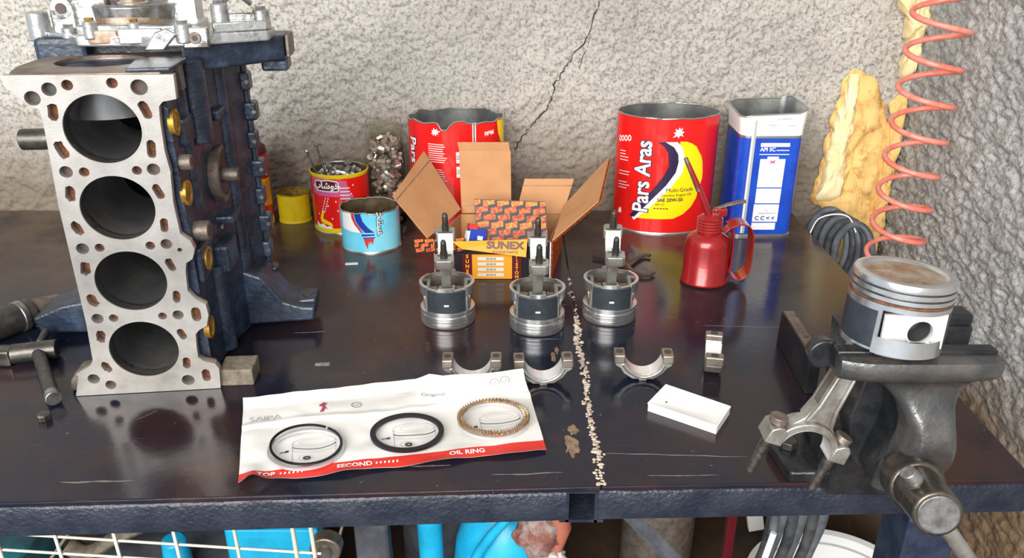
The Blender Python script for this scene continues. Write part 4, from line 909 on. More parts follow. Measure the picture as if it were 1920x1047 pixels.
# ------------------------------------------------------------------ ring set on its printed sheet
TL, TR, BR, BL_ = (-.2945, .7640), (.0130, .8300), (.0345, .6780), (-.2580, .6240)
sheet_t = thing('ring_sheet', 'creased white printed paper sheet with a red bottom border, holding piston rings', 'paper sheet')
def paper_pt(u, v):
    x = (BL_[0] * (1 - u) + BR[0] * u) * (1 - v) + (TL[0] * (1 - u) + TR[0] * u) * v
    y = (BL_[1] * (1 - u) + BR[1] * u) * (1 - v) + (TL[1] * (1 - u) + TR[1] * u) * v
    z = .0030 + .0022 * noise.noise((u * 5, v * 3, 2)) + .0012 * noise.noise((u * 14, v * 7, 5))
    z += .0022 * max(0, 1 - abs(v - .66 - .02 * math.sin(u * 9)) / .05)                      # fold along the sheet
    z += .007 * math.exp(-((u - .045) / .03) ** 2) * max(0, 1 - v / .22)                      # pinched corner at bottom left
    z += .004 * max(0, 1 - abs(u - .60 - (v - .8) * .25) / .05) * max(0, (v - .5) / .5)
    z += .006 * max(0, v - .9) / .1 + .0012 * max(0, .06 - v) / .06 * (1 + math.sin(u * 23))
    sm = lambda q: (lambda w: w * w * (3 - 2 * w))(min(max(q, 0), 1))
    k = sm((v - .62) / .38) * sm((u - .55) / .30)                                             # upper right corner curls up in front of the caps
    return (x * (1 - .037 * k), y * (1 - .040 * k) + (.0012 * math.sin(u * 19) if v < .02 else 0), max(z, .0006) + .0175 * k)
nu, nv = 120, 56
P = np.array([[paper_pt(i / nu, j / nv) for j in range(nv + 1)] for i in range(nu + 1)])
RB = int(nv * .115)
paper = grid_mesh('paper', P[:, RB:], 'paper', sheet_t, 60); grid_mesh('red_border', P[:, :RB + 1], 'print_red', sheet_t, 60)
Pb = P.copy(); Pb[..., 2] -= .0005; grid_mesh('paper_back', Pb, 'paper', sheet_t, 60)
def on_paper(me, u0, v0, wu, name, mat, rot=0):
    """flat artwork in metres, laid on the sheet around (u0, v0)"""
    ux = Vector((BR[0] - BL_[0], BR[1] - BL_[1])).normalized(); vx = Vector((-ux.y, ux.x))
    c0 = paper_pt(u0, v0); bm = bmesh.new(); bm.from_mesh(me)
    Wd = math.dist(BL_, BR); Hh = math.dist(BL_, TL)
    for v in bm.verts:
        a, b = v.co.x, v.co.y; a, b = a * math.cos(rot) - b * math.sin(rot), a * math.sin(rot) + b * math.cos(rot)
        p = Vector(paper_pt(min(max(u0 + a / Wd, 0), 1), min(max(v0 + b / Hh, 0), 1)))
        v.co = (p.x, p.y - .0002, p.z + .0007 + (v.co.z if abs(v.co.z) > .0002 else 0))
    bm.to_mesh(me); bm.free(); return finish(me, name, mat, paper)
def stroke(pts, w):
    mb = MB(); vs = []; fs = []; P_ = [Vector((*p, 0)) for p in pts]
    for i, p in enumerate(P_):
        d = (P_[min(i + 1, len(P_) - 1)] - P_[max(i - 1, 0)]).normalized(); nn = Vector((-d.y, d.x, 0)) * w / 2; vs += [p + nn, p - nn]
    fs = [(2 * i, 2 * i + 1, 2 * i + 3, 2 * i + 2) for i in range(len(P_) - 1)]
    me = bpy.data.meshes.new('stroke'); me.from_pydata([tuple(v) for v in vs], [], fs); return me
Wd = math.dist(BL_, BR)
def uv_of(x, y):
    best = min(((math.hypot(paper_pt(a / 60, b / 40)[0] - x, paper_pt(a / 60, b / 40)[1] - y), a / 60, b / 40) for a in range(61) for b in range(41))); return best[1], best[2]
RINGS = [(-.2060, .679), (-.1075, .7015), (-.0195, .7235)]
RSY = .88
for k, (rx_, ry_) in enumerate(RINGS):
    u, v = uv_of(rx_, ry_)
    el = lambda cx_, cy_, a, b, a0, a1, n=24: [(cx_ + a * math.cos(a0 + (a1 - a0) * i / n), cy_ + b * math.sin(a0 + (a1 - a0) * i / n)) for i in range(n + 1)]
    L_ = [(el(.006, .012, .021, .008, 0, 2 * PI), .0004, 'print_grey'), (el(.006, .012, .014, .005, 0, 2 * PI), .0003, 'print_grey'), (el(.006, .006, .021, .007, PI * 1.05, 2 * PI), .0011, 'print_dark'), (el(.006, .000, .021, .007, PI * 1.05, 2 * PI), .0004, 'print_grey'),
          ([(-.015, .012), (-.015, -.020)], .0006, 'print_grey'), ([(.027, .012), (.027, -.012)], .0004, 'print_grey'), (el(.006, -.020, .021, .005, PI * 1.05, 1.6 * PI), .0004, 'print_grey'),
          (el(-.002, -.015, .007, .0045, 0, 2 * PI), .0004, 'print_grey'), (el(-.001, -.0155, .0028, .0020, 0, 2 * PI, 10), .0025, 'print_dark'), ([(-.027, -.001), (-.020, -.001)], .0014, 'print_dark'), ([(-.022, -.001), (-.0185, -.001)], .0034, 'print_dark')]
    for pts, w_, m_ in L_:
        if k == 2 and m_ == 'print_dark' and pts[0][1] < -.01: continue
        on_paper(stroke(pts, w_), u, v, 0, 'printed_diagram', m_)
    me = plate_mesh(circ(.004, .0, .030, .022, 24), [], .0001)
def faint(s, u, v, size, mat='print_grey', bold=0.): on_paper(text_mesh(s, size, 0, bold=bold), u, v, 0, 'lettering', mat)
faint('SAIPA', .075, .735, .0125, 'print_grey'); faint('Original', .655, .80, .008, 'print_mid')
for q_ in range(4): on_paper(stroke([(-.006 + q_ * .004, -.005), (-.006 + q_ * .004, .005)], .0012), .835, .90, 0, 'small_print', 'print_grey')
for u, v in ((.885, .905), (.925, .915), (.385, .79)):
    on_paper(stroke([(.005 * math.cos(2 * PI * i / 16), .005 * math.sin(2 * PI * i / 16)) for i in range(17)], .0009), u, v, 0, 'round_mark', 'print_mid'); on_paper(stroke([(-.0025, 0), (0, -.002), (.0025, .002)], .0008), u, v, 0, 'round_mark_tick', 'print_mid')
for z in (.77, .74, .71): on_paper(stroke([(-.028, 0), (.028, 0)], .0005), .50, z + .03, 0, 'small_print', 'print_offwhite')
on_paper(plate_mesh([(-.004, -.009), (-.001, 0), (-.005, .003), (0, .010), (.004, .006), (.001, .002), (.005, -.008), (.002, -.003), (0, -.009)], [], 0.0001), .272, .80, 0, 'red_mark', 'print_pink')
for s_, u, v, sz in (('TOP', .085, .060, .0085), ('SECOND', .365, .055, .0085), ('OIL RING', .735, .057, .0085)):
    on_paper(text_mesh(s_, sz, 0, bold=.0002), u, v, 0, 'border_lettering', 'print_white')
for u0_ in (.130, .435):
    for q_ in range(6): on_paper(stroke([(q_ * .0040, -.0016), (q_ * .0040 + .0006, .0016)], .0016), u0_, .055, 0, 'small_print', 'print_white')
def ring_solid(name, label, x, y, R0, w, h, mat, gap=0., tiltx=0., z=.006, rz=0.):
    t = MB(); t.lathe([(R0 - w, 0), (R0, 0), (R0, h), (R0 - w, h)], 72, sy=RSY, a0=gap / 2, a1=2 * PI - gap / 2, closed=True) if gap else t.lathe([(R0 - w, 0), (R0, 0), (R0, h), (R0 - w, h)], 72, sy=RSY, closed=True)
    o = t.build(name, mat, None, 40); o.location = (x, y, z); o.rotation_euler = (tiltx, 0, rz); tag(o, label, 'piston ring', 'piston rings on the printed sheet'); return o
ring_solid('piston_ring', 'thin dark piston ring with an open gap, above the TOP lettering', *RINGS[0], .0375, .0024, .0016, 'ring_black', .10, .0, .0085, math.radians(152))
o = ring_solid('piston_ring', 'bright piston ring lying under the thin dark gapped one', RINGS[0][0] + .001, RINGS[0][1] - .0045, .0380, .0030, .0030, 'ring_chrome', 0, 0, .0050)
ring_solid('piston_ring', 'wide black piston ring in the middle of the sheet', *RINGS[1], .0378, .0056, .0030, 'ring_black', 0, 0, .0060)
for nm, lab, dz, R0 in (('piston_ring', 'bright steel rail ring lying under the gold expander ring', .0055, .0378),):
    ring_solid(nm, lab, RINGS[2][0], RINGS[2][1], R0, .0030, .0035, 'ring_chrome', 0, 0, dz)
t = thing('expander_ring', 'gold corrugated oil expander ring at the right end of the sheet', 'piston ring', (RINGS[2][0], RINGS[2][1], .0100), 0, 'piston rings on the printed sheet')
for nm, R0, z0, ph, mt in (('outer_corrugation', .0365, 0, 0, 'ring_gold'), ('inner_corrugation', .0330, .0005, 1, 'ring_gold')):
    n = 62; pts = []
    for i in range(n * 4):
        a = 2 * PI * i / (n * 4); k = i % 4; r = R0 + (.0011 if k in (0, 1) else -.0011); pts.append((r * math.sin(a), -r * RSY * math.cos(a), z0 + (.0032 if k in (1, 2) else .0005)))
    MB().tube(pts, .00075, 5, True).build(nm, mt, t)

# ------------------------------------------------------------------ bench vise
vise = thing('bench_vise', 'black cast iron bench vise clamped at the right front of the bench', 'vise', (0, 0, 0))
def vz(mb, name, mat='vise_black', bevel=.0015, smooth=35, parent=None): return mb.build(name, mat, parent or vise, smooth, bevel)
left = [(.2500, .1690), (.2600, .1695), (.2720, .1680), (.2870, .1610), (.2985, .1510), (.3080, .1380), (.3135, .1230), (.3140, .1100), (.3110, .0950), (.3070, .0800), (.3040, .0640), (.3030, .0540)]
right = [(.3480, .0520), (.3520, .0640), (.3545, .0800), (.3530, .0960), (.3500, .1120), (.3470, .1280), (.3465, .1420), (.3500, .1530), (.3570, .1620), (.3650, .1680), (.3735, .1700)]
prof = left + right + [(.3735, .1845), (.2500, .1875)]
# front jaw: hourglass front skin with a rolled lip and a bulging waist, closed by a back skin
def interp(pts, z):
    pts = sorted(pts, key=lambda p: p[1])
    if z <= pts[0][1]: return pts[0][0]
    for (x0, z0_), (x1, z1_) in zip(pts, pts[1:]):
        if z <= z1_: return x0 + (x1 - x0) * (z - z0_) / max(z1_ - z0_, 1e-9)
    return pts[-1][0]
Lp = [(.2500, .1875), (.2500, .1690), (.2620, .1686)] + left[2:]; Rp = right + [(.3735, .1845)]
zs_ = [.1860, .1845, .1800, .1750, .1710, .1692, .1684, .1670, .1640, .1600] + [.1600 - .0060 * k for k in range(1, 18)] + [.0540]
NS = 16
def yfront(z):
    if z > .171: return .5335 - .0015 * math.sin((z - .171) / .015 * PI)
    if z > .150: k = (.171 - z) / .021; return .5335 + .0085 * math.sin(min(1, k * 2.2) * PI / 2) * (1 - max(0, k - .45) * .4)
    k = (.150 - z) / .096; return .5405 - .0150 * math.sin(min(1, k * 1.15) * PI) + .010 * k * k
mb = MB(); vs = []; fs = []
for z in zs_:
    xl, xr = interp(Lp, z), interp(Rp, z)
    for k in range(NS + 1):
        q_ = k / NS; vs.append((xl + (xr - xl) * q_, yfront(z) + .0065 * abs(2 * q_ - 1) ** 5, z))
nb = len(zs_) * (NS + 1)
for z in zs_:
    xl, xr = interp(Lp, z), interp(Rp, z); vs += [(xl, .5600, z), (xr, .5600, z)]
for i in range(len(zs_) - 1):
    for k in range(NS): a_ = i * (NS + 1) + k; fs.append((a_, a_ + 1, a_ + NS + 2, a_ + NS + 1))
    l0, l1 = nb + 2 * i, nb + 2 * i + 2; fs += [(i * (NS + 1), (i + 1) * (NS + 1), l1, l0), (i * (NS + 1) + NS, l0 + 1, l1 + 1, (i + 1) * (NS + 1) + NS), (l0, l1, l1 + 1, l0 + 1)]
fs.append(tuple(range(NS + 1)) + (nb + 1, nb)); fs.append(tuple((len(zs_) - 1) * (NS + 1) + k for k in range(NS + 1)) + (nb + 2 * len(zs_) - 1, nb + 2 * len(zs_) - 2))
mb.add(vs, fs); vz(mb, 'moving_jaw', 'vise_face', 0, 48)
# web behind the horns, carrying the hourglass flank back towards the slide
vz(MB().prism([(.2870, .1610), (.2985, .1510), (.3080, .1380), (.3135, .1230), (.3140, .1100), (.3110, .0950), (.3070, .0800), (.3040, .0640), (.3040, .0560), (.345, .056), (.345, .155), (.300, .166)], .559, .592, XZ), 'jaw_web', 'vise_black', .001)
vz(MB().box((.3118, .5555, .1800), (.124, .012, .018)), 'jaw_plate', 'vise_black', .002)
vz(MB().box((.3290, .5945, .1790), (.090, .012, .020)), 'jaw_plate', 'vise_black', .002)
# slide: deep dark body behind the moving jaw, tapering to the bench
ys = [.590, .605, .625, .650, .680]
sec = lambda y: (.292 + .1 * max(0, y - .60) * .0, .352, .048 + .06 * 0, .150)
mb = MB(); vs = []; prs = []
for y in ys:
    t_ = (y - .590) / .090; w0 = .2930 + .008 * t_; top_ = .158 - .03 * t_; bot = .046 + .030 * t_
    ring = [(w0 + .012, bot), (w0, bot + .02), (w0 - .004, (bot + top_) / 2), (w0 + .002, top_ - .02), (w0 + .016, top_), (.348, top_), (.354, (bot + top_) / 2), (.346, bot)]
    prs.append([(x, y, z) for x, z in ring])
m = 8; mb.add([v for r_ in prs for v in r_], [(k * m + i, k * m + (i + 1) % m, (k + 1) * m + (i + 1) % m, (k + 1) * m + i) for k in range(len(ys) - 1) for i in range(m)] + [tuple(range(m)), tuple((len(ys) - 1) * m + i for i in range(m))]); vz(mb, 'slide', 'vise_black', .002)
mb = MB(); mb.prism([(.286, .150), (.374, .150), (.374, .186), (.286, .186)], .600, .622, XZ); mb.prism([(.292, .0), (.352, .0), (.345, .10), (.365, .16), (.292, .16), (.296, .10)], .612, .670, XZ); vz(mb, 'fixed_jaw', 'vise_black', .002)
vz(MB().box((.352, .602, .192), (.046, .020, .012)), 'fixed_jaw_top', 'vise_black', .003)
vz(MB().prism([(.262, .628), (.380, .628), (.390, .68), (.37, .72), (.29, .72), (.256, .68)], .0003, .014), 'base', 'vise_black', .003)
vz(MB().prism([(.292, .640), (.356, .640), (.352, .70), (.297, .70)], .013, .05), 'base_neck', 'vise_black', .004)
for x, y in ((.272, .668), (.375, .668)): vz(MB().cyl((x, y, .014), (x, y, .022), .009, n=6), 'base_bolt', 'steel_dark', .001)
# screw with knob and tommy bar
vz(MB().cyl((.3195, .540, .080), (.3165, .514, .0865), .0215, .0215, 36), 'screw_collar', 'knob_steel', .002)
kn = vz(MB().cyl((.3165, .520, .0855), (.3110, .474, .0950), .0185, .0180, 36), 'screw_head', 'knob_steel', .0018)
d_ = (Vector((.3110, .474, .0950)) - Vector((.3165, .520, .0855))).normalized()
MB().cyl(Vector((.3110, .474, .0950)) - d_ * .001, Vector((.3110, .474, .0950)) + d_ * .0012, .0150, n=36).build('head_face', 'steel', kn, 40, .0005)
mid = (Vector((.3110, .474, .0950)) + Vector((.3165, .520, .0855))) / 2; bd = Vector((.060, -.004, -.078)).normalized()
vz(MB().cyl(mid - bd * .022, mid + bd * .105, .0062, n=20), 'tommy_bar', 'alu_dull', .001)
vz(MB().cyl(mid - bd * .0215, mid - bd * .031, .0085, .0060, n=18), 'bar_stop', 'steel', .0008)
vz(MB().cyl((.247, .566, .176), (.247, .580, .176), .013, .011, 20), 'jaw_stub', 'vise_black', .002)

# piston clamped on the vise, rod hanging to the lower left
t = thing('piston_assembly', 'bright piston standing crown up on the vise with its rod hanging down', 'piston', (.2985, .5685, .1895), 0)
Xp = T(0, 0, .0585) @ R(math.radians(3.5), 'Y') @ R(math.radians(-4), 'X') @ R(PI, 'X') @ R(math.radians(90), 'Z') @ Matrix.Diagonal((1.04, 1.04, 1.0, 1)); 
_psy = PSY; PSY = 1.0
piston_parts(t, Xp, top_dish=True); PSY = _psy
MB().lathe([(0, .0025), (.027, .0023), (.0285, .0007), (.0283, .0004), (.0268, .002), (0, .0022)], 48).build('dish', 'alu_oil', t, 40, 0, Xp)
MB().lathe([(.0352, .0164), (.0356, .0164), (.0356, .0182), (.0352, .0182)], 60).build('oil_ring', 'rust', t, 40, 0, Xp)
# pin side wall facing front: bright panel with the pin hole and the band under it
def vp(mb, name, mat, bevel=.0006, smooth=40): return mb.build(name, mat, t, smooth, bevel)
me = plate_mesh([(-.024, .0080), (.0222, .0080), (.0220, .0365), (-.024, .0365)], [circ(.003, .0225, .0093, .0093, 30)], .003); me.transform(T(0, -.0285, 0) @ R(PI / 2, 'X')); finish(me, 'pin_panel', 'bearing_face', t, None, .0004)
vp(MB().lathe([(.0093, 0), (.0110, 0), (.0110, .002), (.0093, .002)], 32, T(.003, -.0315, .0225) @ R(PI / 2, 'X'), closed=True), 'pin_bushing', 'bearing_face')
vp(MB().cyl((.003, -.012, .0225), (.003, -.029, .0225), .0092, n=30, caps=(1, 0)), 'pin_bore', 'print_dark', 0)
vp(MB().lathe([(.0365, .001), (.0370, .0085), (.034, .0095), (.0335, .001)], 40, None, 1, -.75, .85, True), 'lower_skirt', 'alu')
rodt = bpy.data.objects.new('connecting_rod', None); link(rodt, t); 
# rod drawn in the vertical plane in front of the bench, thickness in y; world offsets converted to local
def wl(x, z): return (x - .2985, z - .1895)
RA = math.atan2(.159 - .0835, .2700 - .2440)           # direction from big end to small end
ux = Vector((math.cos(RA), math.sin(RA))); vx = Vector((-ux.y, ux.x)); Cb = Vector((.2440, .0830))
def rp(a, b): p = Cb + ux * a + vx * b; return wl(p.x, p.y)
def rprism(poly, y0, y1, name, mat, bevel=.001, sm=40):
    return MB().prism([rp(*p) for p in poly], y0, y1, XZ).build(name, mat, rodt, sm, bevel)
ri, ro = .0225, .0285; n = 20; Y0 = .005
hal = [(ro * math.sin(PI * i / n), -ro * math.cos(PI * i / n)) for i in range(n + 1)] + [(ri * math.sin(PI - PI * i / n), -ri * math.cos(PI - PI * i / n)) for i in range(n + 1)]
rprism(hal, Y0 - .010, Y0 + .010, 'big_end', 'alu_dull')
rprism([(.020, -.020), (.030, -.0125), (.045, -.009), (.100, -.007), (.100, .007), (.045, .009), (.030, .0125), (.020, .020), (.0265, .010), (.0285, 0), (.0265, -.010)], Y0 - .0055, Y0 + .0055, 'beam', 'alu_dull')
for s_ in (-1, 1): rprism([(.028, s_ * .0125), (.045, s_ * .0090), (.100, s_ * .0070), (.100, s_ * .0045), (.045, s_ * .0060), (.030, s_ * .0085)], Y0 - .009, Y0 + .009, 'beam_flange', 'alu_dull')
for s_ in (-1, 1):
    y_ = s_ * .0295
    rprism([(0, y_ - .0075), (0, y_ + .0075), (.013, y_ + .0065), (.017, y_ + .001), (.017, y_ - .004), (.013, y_ - .007)], Y0 - .011, Y0 + .011, 'bolt_shoulder', 'alu_dull')
    a = rp(.002, y_); b = rp(-.036, y_); c_ = rp(-.014, y_)
    MB().cyl((a[0], Y0, a[1]), (c_[0], Y0, c_[1]), .0048, n=16).cyl((c_[0], Y0, c_[1]), (b[0], Y0, b[1]), .0039, n=16).build('rod_bolt', 'nut_dark', rodt, 40)
    h0 = rp(.016, y_); h1 = rp(.022, y_ + s_ * .001); MB().cyl((h0[0], Y0, h0[1]), (h1[0], Y0, h1[1]), .0075, n=20).build('bolt_head', 'alu_dark', rodt, 40, .0006)
mb = MB(); vs = []
for i in range(n + 1):
    p = rp((ri - .0003) * math.sin(PI * i / n), -(ri - .0003) * math.cos(PI * i / n)); vs += [(p[0], Y0 - .0101, p[1]), (p[0], Y0 + .0101, p[1])]
mb.add(vs, [(2 * i, 2 * i + 1, 2 * i + 3, 2 * i + 2) for i in range(n)]); mb.build('bearing_surface', 'bearing_face', rodt, 60)

# ------------------------------------------------------------------ black angle iron by the vise
o = MB().add([(.333, .909, .0), (.328, .785, .0), (.341, .785, .0), (.346, .909, 0), (.334, .909, .043), (.326, .785, .050), (.341, .785, .050), (.349, .909, .043)], [(0, 1, 2, 3), (7, 6, 5, 4), (0, 4, 5, 1), (1, 5, 6, 2), (2, 6, 7, 3), (3, 7, 4, 0)]).build('steel_bar', 'vise_black', None, None, .0015)
MB().add([(.335, .906, .0438), (.3275, .788, .0506), (.340, .788, .0506), (.3475, .906, .0438)], [(0, 1, 2, 3)]).build('worn_top', 'worn_iron', o); MB().cyl((.338, .83, .0470), (.338, .83, .0486), .003, n=12).build('bolt_hole', 'hole_dark', o)
tag(o, 'short black flat steel bar standing on edge left of the vise', 'steel bar')

# ------------------------------------------------------------------ tools at far left
t = thing('t_handle_wrench', 'dark sliding T-handle socket wrench lying left of the engine block', 'wrench')
pA, pB = Vector((-.570, .862, .012)), Vector((-.5060, .770, .010))
MB().cyl(pA, pB, .0075, n=20).build('shaft', 'steel_dark', t, 40, .0006)
MB().cyl(pB, pB + (pB - pA).normalized() * .012, .0085, n=20).build('socket', 'steel', t, 40, .0008)
hd = Vector((.96, .26, 0)); 
MB().cyl(pA - hd * .028, pA + hd * .022, .0120, n=20)  .build('drive_head', 'steel_dark', t, 40, .001)
MB().cyl(pA + hd * .004 + Vector((-.004, .006, .006)), pA + Vector((-.006, .036, .008)), .0050, n=14).build('sliding_bar', 'steel_dark', t, 40, .0006)
MB().box((-.605, .853, .011), (.022, .020, .020), ).build('square_drive', 'nut_dark', t, None, .002)
t = thing('ratchet', 'thick dark ratchet handle cut by the left edge of the photo', 'ratchet')
MB().cyl((-.680, .86, .020), (-.622, .952, .020), .0190, n=24).build('handle', 'steel_dark', t, 40, .002)
MB().cyl((-.6325, .935, .020), (-.6285, .942, .020), .0205, n=24).build('chrome_band', 'steel', t, 40, .001)
MB().cyl((-.625, .948, .020), (-.60, .985, .020), .017, .010, n=24).build('neck', 'worn_iron', t, 40, .002)
o = MB().prism(circ(0, 0, .0075, .0075, 6), 0, .008).build('hex_nut', 'nut_dark', None, None, .001); o.location = (-.498, .735, 0); tag(o, 'single small hex nut on the bench below the T-handle wrench', 'nut')
MB().prism(circ(0, 0, .0042, .0042, 14), .0078, .0084).build('thread_hole', 'hole_dark', o)
o = MB().box((0, 0, .0008), (.019, .005, .0016)).build('paper_scrap', 'print_offwhite', None); o.location = (-.245, 1.152, 0); o.rotation_euler = (0, 0, .1); tag(o, 'tiny white scrap lying on the bench left of the carton', 'scrap')
o = MB().box((0, 0, .0006), (.017, .004, .0012)).build('metal_sliver', 'steel', None); o.location = (-.2265, .851, 0); tag(o, 'thin bright metal sliver lying between wood block and bearing caps', 'sliver')
MB().box((.006, .0012, .0006), (.006, .003, .0010)).build('bent_end', 'steel', o)

# ------------------------------------------------------------------ foam, hose, tubes in the corner
def foam_piece(name, label, outline, ydepth, thick, mat, seed):
    """lumpy slab: outline in x, z on the back wall, bulging towards the room"""
    xs = [p[0] for p in outline]; zs = [p[1] for p in outline]; cx_, cz_ = sum(xs) / len(xs), sum(zs) / len(zs)
    nr, na = 16, 110; mb = MB(); vs = []; fs = []
    per = [Vector(p) for p in outline]; Ls = [(per[(i + 1) % len(per)] - per[i]).length for i in range(len(per))]; tot = sum(Ls)
    def at(s_):
        s_ *= tot
        for i, l in enumerate(Ls):
            if s_ <= l: return per[i].lerp(per[(i + 1) % len(per)], s_ / l)
            s_ -= l
        return per[0]
    C0 = Vector((cx_, cz_))
    for j in range(nr + 1):
        k = j / nr
        for i in range(na):
            p = at(i / na); p = p + Vector((noise.noise((p.x * 60, p.y * 60, seed)), noise.noise((p.x * 60, p.y * 60, seed + 3)))) * .007
            q_ = C0.lerp(p, k); dome = thick * (max(0, 1 - k ** 5)) ** .5
            dome += .010 * noise.noise((q_.x * 45, q_.y * 30, seed)) * (1 - k ** 6) + .005 * noise.noise((q_.x * 130, q_.y * 110, seed)) * (1 - k ** 6)
            vs.append((q_.x, ydepth - max(dome, 0), q_.y))
    for j in range(nr):
        for i in range(na): fs.append((j * na + i, j * na + (i + 1) % na, (j + 1) * na + (i + 1) % na, (j + 1) * na + i))
    fs.append(tuple(nr * na + i for i in range(na)))
    mb.add(vs, fs); o = mb.build(name, mat, None, 60); tag(o, label, 'foam', 'hardened foam in the wall corner'); return o
foam_piece('foam_slab', 'tall pale yellow slab of hardened foam in the wall corner', [(.563, .247), (.583, .250), (.612, .236), (.634, .19), (.652, .15), (.658, .08), (.650, .00), (.655, -.075), (.655, -.15), (.572, -.15), (.572, -.01), (.536, .022), (.538, .05), (.545, .09), (.541, .115), (.549, .15), (.546, .17), (.556, .20)], WY - .004, .016, 'foam', 3)
foam_piece('foam_ridge', 'whitish raised edge of foam along the left side of the foam slab', [(.561, .246), (.577, .246), (.580, .16), (.578, .08), (.579, .03), (.560, .018), (.537, .024), (.541, .05), (.546, .09), (.543, .115), (.550, .15), (.548, .17), (.557, .20)], WY - .016, .014, 'foam_light', 8)
foam_piece('foam_blob', 'yellow foam oozing from the corner high above the foam slab', [(.615, .372), (.655, .395), (.680, .37), (.676, .30), (.672, .24), (.645, .235), (.648, .29), (.640, .335), (.625, .345)], WY - .004, .022, 'foam_light', 14)
foam_piece('foam_blob', 'small foam lump at the very top edge above the corner', [(.598, .375), (.625, .368), (.640, .378), (.640, .41), (.598, .41)], WY - .004, .014, 'foam_light', 20)
foam_piece('foam_blob', 'thin foam strip behind the spiral hose at the right wall', [(.640, .20), (.668, .21), (.668, .0), (.662, -.12), (.640, -.12), (.645, .05)], WY - .006, .020, 'foam', 27)
# spiral air hose
o = MB(); pts = []
NT = 11; z0, z1 = .52, -.055
for i in range(NT * 44 + 1):
    k = i / (NT * 44); a = 2 * PI * NT * k + 2.6; z = z0 + (z1 - z0) * k
    pts.append((.606 + .0400 * math.cos(a), 1.205 + .040 * math.sin(a), z))
o = o.tube(pts, .0042, 10).build('spiral_air_hose', 'hose_red', None, 60); tag(o, 'salmon red spiral air hose hanging in the corner', 'air hose')
# black hose coil hanging behind the bench corner
t = thing('hose_coil', 'coil of black rubber hose hanging behind the right end of the bench', 'hose')
for k in range(5):
    r_ = .050 - k * .0022; cx_ = .536 + k * .0075; pts = [(cx_ + r_ * .55 * math.cos(a), 1.300 - k * .010 - .02 * math.cos(a), -.030 + r_ * 1.3 * math.sin(a)) for a in [2 * PI * i / 48 for i in range(48)]]
    MB().tube(pts, .0062, 10, True).build('hose_loop', 'rubber' if k % 2 else 'hose_grey', t, 60)
MB().tube(smooth_path([(.500, 1.285, .0), (.508, 1.28, .026), (.530, 1.27, .038), (.552, 1.265, .034), (.565, 1.26, .01)], 5), .0013, 6).build('tie_wire', 'white_enamel', t, 60)

# ------------------------------------------------------------------ things under the bench
SH = -.60
wc = thing('wire_crate', 'cream wire grid crate standing under the left part of the bench', 'wire crate', (0, 0, 0))
gy = .770
def gz(x, k): return -.172 - .043 * (k) - .022 * (x + .62) / .38 * (1)
for k in range(9):
    pts = [(-.66, gy, -.186 - k * .021 * 1.25 + .004), (-.232, gy + .0, -.186 - k * .021 * 1.25 - .032)]
    MB().tube(pts, .0019, 6).build('wire', 'cream_wire', wc, 60)
for i, x in enumerate((-.620, -.548, -.477, -.405, -.332, -.262, -.240)):
    MB().tube([(x, gy - .003, -.150 if i < 5 else -.155), (x + .008, gy - .003, SH + .005)], .0026 if i > 4 else .0021, 6).build('upright_wire', 'cream_wire', wc, 60)
for a, b in (((-.575, gy + .03, -.20), (-.553, gy, -.165)), ((-.290, gy + .05, -.20), (-.262, gy, -.16)), ((-.26, gy + .06, -.19), (-.240, gy, -.155))): MB().tube([a, b], .0016, 6).build('wire_hook', 'cream_wire', wc, 60)
for x in (-.62, -.24): MB().tube([(x, gy, -.30), (x, gy + .30, -.30)], .0022, 6).build('side_wire', 'cream_wire', wc, 60)
MB().box((-.43, gy + .15, SH + .004), (.40, .30, .004)).build('crate_floor', 'cream_wire', wc)
def under(name, label, cat, mb, mat, bevel=.002, smooth=40):
    o = mb.build(name, mat, None, smooth, bevel); tag(o, label, cat); return o
under('grey_casting', 'dull grey engine casting lying in the wire crate', 'casting', MB().prism([(-.60, .83), (-.30, .81), (-.26, .95), (-.50, 1.02), (-.62, .98)], SH + .012, -.335), 'grey_paint', .01)
under('rusty_lever', 'tan bent metal lever at the left end of the wire crate', 'lever', MB().tube(smooth_path([(-.60, .86, -.286), (-.575, .86, -.30), (-.53, .865, -.275), (-.46, .875, -.245)], 5), [.014] * 16, 10, flat=.6), 'wood', 0)
under('teal_cover', 'dark teal metal cover at the bottom left under the bench', 'cover', MB().prism([(-.72, .79), (-.632, .79), (-.632, .90), (-.72, .92)], SH + .006, -.262), 'teal_paint', .006)
under('blue_stopper', 'small bright blue stopper among the parts in the wire crate', 'stopper', MB().cyl((-.455, .86, -.334), (-.455, .86, -.275), .020, .016, 24), 'cyan_paint', .004)
o = under('blue_sheet_metal', 'bright sky blue painted sheet metal in the wire crate', 'sheet metal', MB().prism([(-.395, -.262), (-.325, -.232), (-.262, -.228), (-.262, -.262), (-.262, -.3335), (-.395, -.3335)], .880, .90, XZ), 'cyan_paint', .003)
MB().prism([(-.36, -.226), (-.31, -.222), (-.30, -.230), (-.36, -.236)], .872, .88, XZ).build('upper_strip', 'cyan_paint', o, None, .001); MB().box((-.325, .873, -.285), (.125, .012, .035)).build('lower_ledge', 'cyan_paint', o, None, .003)
under('grey_bracket', 'grey curved bracket standing right of the wire crate', 'bracket', MB().prism([(-.215, -.175), (-.165, -.165), (-.175, -.30), (-.17, SH + .002), (-.222, SH + .002), (-.222, -.27)], .90, .93, XZ), 'grey_paint', .004)
o = under('pulley_wheel', 'dirty round metal wheel at the right end of the wire crate', 'wheel', MB().cyl((-.236, .800, -.243), (-.236, .820, -.243), .020, n=28), 'alu_dark', .002)
MB().cyl((-.236, .797, -.243), (-.236, .802, -.243), .009, n=20).build('hub', 'steel', o, 40)
o = under('blue_pipe', 'upright blue painted pipe stub with a worn top', 'pipe', MB().cyl((-.118, .95, SH), (-.122, .95, -.285), .0175, .0185, 28), 'cyan_paint', .002)
